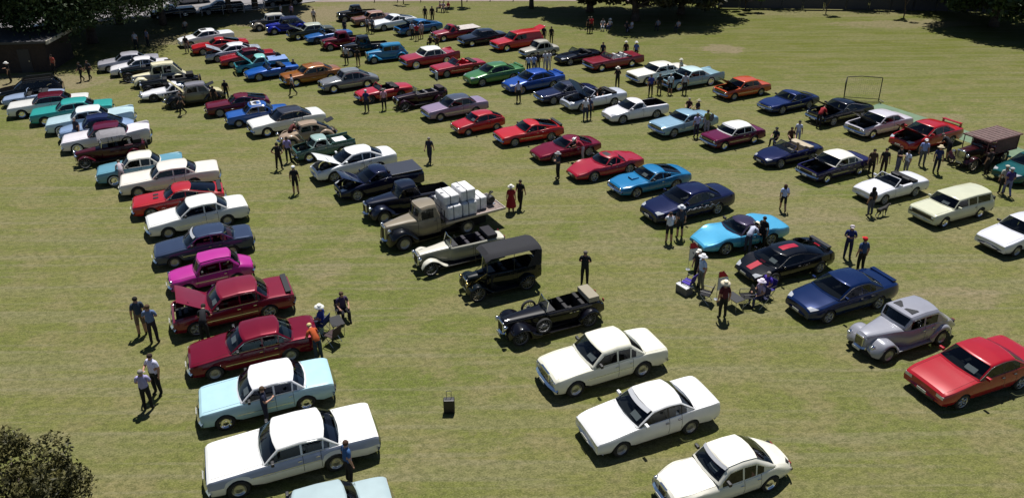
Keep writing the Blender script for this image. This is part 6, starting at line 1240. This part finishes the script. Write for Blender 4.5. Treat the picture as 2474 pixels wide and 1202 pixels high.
def dog(x, y, rz):
    t = thing('dog', (x, y, 0), rz, 'black and white dog standing beside the person with long dark hair', 'dog')
    J = dict(hip=(-.28, 0, .46), mid=(-.02, 0, .45), chest=(.22, 0, .44), neck=(.34, 0, .55), head=(.42, 0, .64), muz=(.54, 0, .61), t1=(-.38, 0, .48), t2=(-.5, 0, .58), t3=(-.58, 0, .60))
    E_ = [('hip', 'mid'), ('mid', 'chest'), ('chest', 'neck'), ('neck', 'head'), ('head', 'muz'), ('hip', 't1'), ('t1', 't2'), ('t2', 't3')]
    Rr = dict(hip=.095, mid=.10, chest=.125, neck=.07, head=.07, muz=.032, t1=.03, t2=.022, t3=.014)
    for s, n in ((.08, 'l'), (-.08, 'r')):
        J.update({'s'+n: (.22, s, .36), 'e'+n: (.17, s, .24), 'w'+n: (.2, s, .12), 'p'+n: (.22, s, .03), 'h'+n: (-.28, s, .38), 'k'+n: (-.2, s, .27), 'o'+n: (-.36, s, .17), 'q'+n: (-.33, s, .03)})
        E_ += [('chest', 's'+n), ('s'+n, 'e'+n), ('e'+n, 'w'+n), ('w'+n, 'p'+n), ('hip', 'h'+n), ('h'+n, 'k'+n), ('k'+n, 'o'+n), ('o'+n, 'q'+n)]
        Rr.update({'s'+n: .055, 'e'+n: .035, 'w'+n: .026, 'p'+n: .03, 'h'+n: .07, 'k'+n: .045, 'o'+n: .025, 'q'+n: .028})
    nm = list(J); me = bpy.data.meshes.new('sk'); me.from_pydata([J[k] for k in nm], [(nm.index(a), nm.index(b)) for a, b in E_], []); o = bpy.data.objects.new('sk', me); COL.objects.link(o); o.modifiers.new('s', 'SKIN')
    for i, k in enumerate(nm): me.skin_vertices[0].data[i].radius = (Rr[k],)*2
    me.skin_vertices[0].data[nm.index('hip')].use_root = True; o.modifiers.new('u', 'SUBSURF').levels = 1
    r = bpy.data.meshes.new_from_object(o.evaluated_get(bpy.context.evaluated_depsgraph_get())); bpy.data.objects.remove(o)
    r.materials.append(mat('dog_black', (.02, .018, .018), .8)); r.materials.append(mat('dog_white', (.5, .47, .42), .8))
    r.polygons.foreach_set('material_index', [1 if (p.center.z < .2 or (p.center.x > .2 and p.center.z < .46) or p.center.x > .5) else 0 for p in r.polygons]); link('body', r, t, None, True)
    for s in (-1, 1): MB().add([(.38, s*.05, .69), (.42, s*.02, .70), (.36, s*.065, .78)], [(0, 1, 2)]).build('ear', t, MATS['dog_black'])
dog(*DOG)
def signboard(x, y, rz, lab): 
    t = thing('display_sign', (x, y, 0), rz, lab, 'sign'); MB().box(-.02, .02, -.28, .28, .02, .72).build('board', t, mat('sign_pale', (.45, .52, .62), .6)); MB().bar((-.02, -.2, .6), (-.3, -.2, 0), .012).bar((-.02, .2, .6), (-.3, .2, 0), .012).build('strut', t, M_black)
signboard(*SIGN)
def board(x, y, z, rz, lab):
    t = thing('round_board', (x, y, z), rz, lab, 'board'); MB().lathe([(.001, .02), (.27, .02), (.29, 0), (.27, -.02), (.001, -.02)], (0, 0, 0), 'y', 18).build('disc', t, mat('board_slate', (.05, .06, .09), .6))
board(*BOARD)

# ---------------------------------------------------------------- people
# joints in metres for a 1.72 m adult facing +X ; each pose: dict name -> (x,y,z)
def joints(pose):
    J = dict(pelvis=(0, 0, .93), belly=(0, 0, 1.08), chest=(.01, 0, 1.28), neck=(.01, 0, 1.45), neck2=(.02, 0, 1.52), head=(.03, 0, 1.60), crown=(.02, 0, 1.685),
             shl=(0, .17, 1.40), shr=(0, -.17, 1.40), ell=(-.03, .23, 1.13), elr=(-.03, -.23, 1.13), wrl=(.04, .25, .90), wrr=(.04, -.25, .90), hal=(.06, .25, .81), har=(.06, -.25, .81),
             hil=(0, .09, .90), hir=(0, -.09, .90), knl=(.02, .11, .50), knr=(.02, -.11, .50), anl=(-.02, .12, .09), anr=(-.02, -.12, .09), tol=(.14, .14, .03), tor=(.14, -.14, .03))
    if pose == 'walk': J.update(knl=(.18, .1, .52), anl=(.24, .1, .1), tol=(.4, .11, .05), knr=(-.04, -.1, .5), anr=(-.30, -.1, .14), tor=(-.17, -.11, .03), wrl=(-.12, .25, .93), hal=(-.14, .25, .84), wrr=(.18, -.24, .96), har=(.22, -.24, .88))
    if pose == 'hips': J.update(ell=(-.08, .36, 1.15), elr=(-.08, -.36, 1.15), wrl=(.03, .19, 1.0), wrr=(.03, -.19, 1.0), hal=(.06, .13, .96), har=(.06, -.13, .96), knl=(.02, .14, .5), knr=(.02, -.14, .5), anl=(-.02, .17, .09), anr=(-.02, -.17, .09), tol=(.13, .2, .03), tor=(.13, -.2, .03))
    if pose == 'phone': J.update(ell=(.1, .24, 1.2), elr=(.1, -.24, 1.2), wrl=(.30, .1, 1.36), wrr=(.30, -.1, 1.36), hal=(.34, .04, 1.42), har=(.34, -.04, 1.42))
    if pose == 'crossed': J.update(ell=(.04, .25, 1.16), elr=(.04, -.25, 1.16), wrl=(.22, -.02, 1.18), wrr=(.22, .02, 1.15), hal=(.2, -.11, 1.2), har=(.2, .11, 1.17))
    if pose == 'lean': J.update(belly=(.1, 0, 1.06), chest=(.27, 0, 1.19), neck=(.42, 0, 1.29), neck2=(.48, 0, 1.33), head=(.55, 0, 1.38), crown=(.61, 0, 1.43), shl=(.36, .17, 1.25), shr=(.36, -.17, 1.25), ell=(.42, .22, 1.0), elr=(.42, -.22, 1.0), wrl=(.6, .2, .9), wrr=(.6, -.2, .9), hal=(.68, .18, .88), har=(.68, -.18, .88))
    if pose == 'hold': J.update(elr=(.05, -.27, 1.18), wrr=(.28, -.12, 1.2), har=(.33, -.04, 1.22))
    if pose == 'point': J.update(elr=(.2, -.3, 1.3), wrr=(.42, -.34, 1.34), har=(.5, -.35, 1.36))
    if pose == 'sit':
        J.update({k: (v[0], v[1], v[2]-.44) for k, v in J.items() if k in ('pelvis', 'belly', 'chest', 'neck', 'neck2', 'head', 'crown', 'shl', 'shr', 'hil', 'hir')})
        J.update(ell=(.02, .24, .74), elr=(.02, -.24, .74), wrl=(.24, .2, .66), wrr=(.24, -.2, .66), hal=(.32, .17, .64), har=(.32, -.17, .64), knl=(.42, .13, .5), knr=(.42, -.13, .5), anl=(.42, .14, .09), anr=(.42, -.14, .09), tol=(.57, .15, .03), tor=(.57, -.15, .03))
    if pose == 'sitback':
        J = joints('sit'); J.update(knl=(.4, .12, .52), anl=(.66, .12, .1), tol=(.78, .13, .08), neck=(-.05, 0, 1.0), head=(-.04, 0, 1.15), neck2=(-.05, 0, 1.07), crown=(-.06, 0, 1.24))
    return J
RAD = dict(pelvis=(.15, .195), belly=(.15, .19), chest=(.15, .21), neck=(.07, .10), neck2=(.052, .052), head=(.095, .08), crown=(.055, .05), shl=(.075, .07), shr=(.075, .07), ell=(.052, .052), elr=(.052, .052),
           wrl=(.03, .03), wrr=(.03, .03), hal=(.035, .022), har=(.035, .022), hil=(.105, .105), hir=(.105, .105), knl=(.075, .075), knr=(.075, .075), anl=(.055, .055), anr=(.055, .055), tol=(.035, .045), tor=(.035, .045))
EDG = [('pelvis', 'belly'), ('belly', 'chest'), ('chest', 'neck'), ('neck', 'neck2'), ('neck2', 'head'), ('head', 'crown'), ('neck', 'shl'), ('neck', 'shr'), ('shl', 'ell'), ('ell', 'wrl'), ('wrl', 'hal'), ('shr', 'elr'), ('elr', 'wrr'), ('wrr', 'har'),
       ('pelvis', 'hil'), ('pelvis', 'hir'), ('hil', 'knl'), ('hir', 'knr'), ('knl', 'anl'), ('knr', 'anr'), ('anl', 'tol'), ('anr', 'tor')]
POSE = {}
def pose_mesh(pose):
    if pose in POSE: return POSE[pose]
    J = joints(pose); names = list(J); ix = {k: i for i, k in enumerate(names)}
    V = [J[k] for k in names]; E_ = [(ix[a], ix[b]) for a, b in EDG]; rr = [RAD[k] for k in names]
    # fingers: five short unequal chains rooted inside each palm
    for sd, wr, ha in (('l', 'wrl', 'hal'), ('r', 'wrr', 'har')):
        h = Vector(J[ha]); d = (h-Vector(J[wr])).normalized(); o = d.cross(Vector((0, 0, 1)))
        o = o.normalized() if o.length > .2 else Vector((1, 0, 0)); nrm = d.cross(o)
        for k, (off, ln) in enumerate(((-.028, .062), (-.010, .075), (.010, .070), (.028, .055), (.045, .045))):
            p0 = h+o*off*.7; 
            if k == 4: p1 = h-d*.02+o*.05; p2 = p1+d*.035+o*.01
            else: p1 = h+d*ln*.6+o*off; p2 = h+d*ln+o*off+nrm*.018
            i0 = len(V); V += [tuple(p1), tuple(p2)]; E_ += [(ix[ha], i0), (i0, i0+1)]; rr += [(.010, .010), (.008, .008)]
    me = bpy.data.meshes.new('skel'); me.from_pydata(V, E_, []); me.update()
    o = bpy.data.objects.new('skel', me); COL.objects.link(o)
    md = o.modifiers.new('s', 'SKIN'); md.use_smooth_shade = True; md.branch_smoothing = .4
    for i, r in enumerate(rr): me.skin_vertices[0].data[i].radius = r
    me.skin_vertices[0].data[ix['pelvis']].use_root = True
    o.modifiers.new('u', 'SUBSURF').levels = 1
    dg = bpy.context.evaluated_depsgraph_get(); ev = o.evaluated_get(dg); res = bpy.data.meshes.new_from_object(ev)
    bpy.data.objects.remove(o)
    # face -> region: 0 skin 1 top 2 legs 3 shoes
    segs = [(Vector(J[a]), Vector(J[b]), a, b) for a, b in EDG]
    def reg(c, shorts, sleeve):
        best = None
        for p, q, a, b in segs:
            t = max(0, min(1, (c-p).dot(q-p)/max(1e-6, (q-p).length_squared))); dd = (c-(p+t*(q-p))).length
            if best is None or dd < best[0]: best = (dd, a, b, t)
        dd_, a, b, t = best
        if b in ('wrl', 'wrr', 'hal', 'har') and dd_ > .052 and c.z > .9: return 1
        if b in ('neck2', 'head', 'crown'): return 0
        if b in ('hal', 'har') : return 0
        if b in ('wrl', 'wrr'): return 1 if sleeve else 0
        if b in ('ell', 'elr'): return 1 if (sleeve or t < .65) else 0
        if b in ('belly', 'chest', 'neck', 'shl', 'shr'): return 1 if not (b == 'belly' and t < .15) else 2
        if b in ('hil', 'hir'): return 2
        if b in ('knl', 'knr'): return 2
        if b in ('anl', 'anr'): return 3 if t > .93 else (0 if shorts else 2)
        return 3
    tabs = {}
    for shorts in (0, 1):
        for sleeve in (0, 1): tabs[(shorts, sleeve)] = [reg(p.center.copy(), shorts, sleeve) for p in res.polygons]
    res.polygons.foreach_set('use_smooth', [True]*len(res.polygons))
    POSE[pose] = (res, tabs, J); return POSE[pose]
M_skin = mat('skin', (.38, .20, .13), .55)
def cloth(h): return mat('cloth_'+h, '#'+h, .9, noise=.12, nscale=14)
PROTO = {}
def person(x, y, rz, pose='stand', top='202228', legs='15161a', hat=None, shorts=0, sleeve=0, hair='17110c', h=1.72, label='', dress=None, z=0, hatkind='brim', group=None, shoes='101012', lift=0):
    src, tabs, J = pose_mesh(pose)
    key = (pose, top, legs, shorts, sleeve, shoes)
    if key in PROTO: me = PROTO[key]
    else:
        me = src.copy(); me.name = 'body'; me.materials.clear()
        for m in (M_skin, cloth(top), cloth(legs), cloth(shoes)): me.materials.append(m)
        me.polygons.foreach_set('material_index', tabs[(shorts, sleeve)]); PROTO[key] = me
    t = thing('person', (x, y, z), rz, label, 'person', group, h/1.72)
    link('body', me, t)
    hd = Vector(J['head']); cr = Vector(J['crown']); ax = (cr-hd).normalized(); sd_ = Vector((0, 1, 0)); fwd = sd_.cross(ax)
    Mx = Matrix((fwd.to_4d(), sd_.to_4d(), ax.to_4d(), (0, 0, 0, 1))); Mx = Matrix(((fwd.x, 0, ax.x, hd.x), (fwd.y, 1, ax.y, hd.y), (fwd.z, 0, ax.z, hd.z), (0, 0, 0, 1)))
    if 'face' not in PROTO:
        m = MB(); m.lathe([(.012, 0), (.016, .02), (.001, .035)], (.085, 0, -.01), 'x', 5); m.lathe([(.001, -.01), (.012, 0), (.001, .01)], (0, .085, 0), 'y', 6); m.lathe([(.001, -.01), (.012, 0), (.001, .01)], (0, -.085, 0), 'y', 6)
        PROTO['face'] = m.mesh('face', M_skin, True)
        hm = MB(); N = 12
        prof = [(.088, -.02), (.096, .02), (.091, .055), (.070, .09), (.033, .108), (.001, .112)]
        hm.lathe(prof, (-.018, 0, 0), 'z', N); PROTO['hairmb'] = hm
        lm = MB(); lm.lathe([(.06, -.28), (.09, -.2), (.105, -.05), (.106, .02), (.098, .06), (.075, .10), (.001, .128)], (-.03, 0, 0), 'z', N); PROTO['longmb'] = lm
        PROTO['brimmb'] = MB().lathe([(.105, .05), (.20, .028), (.205, .035), (.11, .062), (.10, .13), (.085, .155), (.001, .15)], (0, 0, .01), 'z', 16)
        PROTO['capmb'] = MB().lathe([(.108, .03), (.108, .07), (.085, .115), (.04, .135), (.001, .138)], (-.005, 0, 0), 'z', 14).add([(.08, -.07, .045), (.19, -.05, .035), (.19, .05, .035), (.08, .07, .045), (.08, 0, .055)], [(0, 1, 2, 3), (0, 3, 4)])
    f = link('face', PROTO['face'], t); f.matrix_local = Mx
    if hair == '17110c': hair = ('17110c', '2e2018', '4a3826', '5c5650', '86807a', '231a14')[int(abs(x*7.3+y*3.1)) % 6]
    hk = ('hair', hair, hatkind == 'long')
    if hk not in PROTO: PROTO[hk] = PROTO['longmb' if hk[2] else 'hairmb'].mesh('hair', cloth(hair), True)
    o = link('hair', PROTO[hk], t); o.matrix_local = Mx
    if hat:
        k = ('hat', hat, hatkind)
        if k not in PROTO: PROTO[k] = PROTO['capmb' if hatkind == 'cap' else 'brimmb'].mesh('hat', cloth(hat), True)
        o = link('hat', PROTO[k], t); o.matrix_local = Mx
    if dress:
        k = ('dress', dress)
        if k not in PROTO: PROTO[k] = MB().lathe([(.30, .40), (.27, .62), (.20, .93), (.165, 1.08), (.19, 1.28), (.12, 1.45)], (0, 0, 0), 'z', 18).mesh('dress', cloth(dress), True)
        link('dress', PROTO[k], t)
    return t
CH = {}
def chair(x, y, rz, col, label, group='folding chairs on the grass', z=0):
    if col not in CH:
        cm = cloth(col); s = MB().box(-.22, .24, -.25, .25, .43, .45).mesh('seat', cm); b = MB().add([(-.2, -.25, .45), (-.2, .25, .45), (-.3, .25, .88), (-.3, -.25, .88), (-.22, -.25, .45), (-.22, .25, .45), (-.32, .25, .88), (-.32, -.25, .88)], [(0, 1, 2, 3), (7, 6, 5, 4), (2, 6, 7, 3), (0, 3, 7, 4), (1, 5, 6, 2)]).mesh('backrest', cm)
        legs = []
        for sx in (-1, 1):
            for sy in (-1, 1): legs.append(MB().bar((sx*.22, sy*.26, 0), (-sx*.2, sy*.26, .45), .014).mesh('leg', M_alloy))
        arm = MB().tube([(-.28, -.27, .64), (.2, -.27, .64), (.2, -.27, .44)], .016).mesh('armrest', M_black); arm2 = MB().tube([(-.28, .27, .64), (.2, .27, .64), (.2, .27, .44)], .016).mesh('armrest', M_black)
        CH[col] = (s, b, legs, arm, arm2)
    s, b, legs, a1, a2 = CH[col]; t = thing('folding_chair', (x, y, z), rz, label, 'chair', group)
    link('seat', s, t); link('backrest', b, t); link('armrest', a1, t); link('armrest', a2, t)
    for l in legs: link('leg', l, t)
    return t

for (x, y, hd, pose, top, legs, o, lab) in PEOPLE:
    person(x, y, R_(hd), pose, top, legs, label=lab, **o)
for (x, y, rz, c, lab) in CHAIRS: chair(x, y, rz, c, lab)
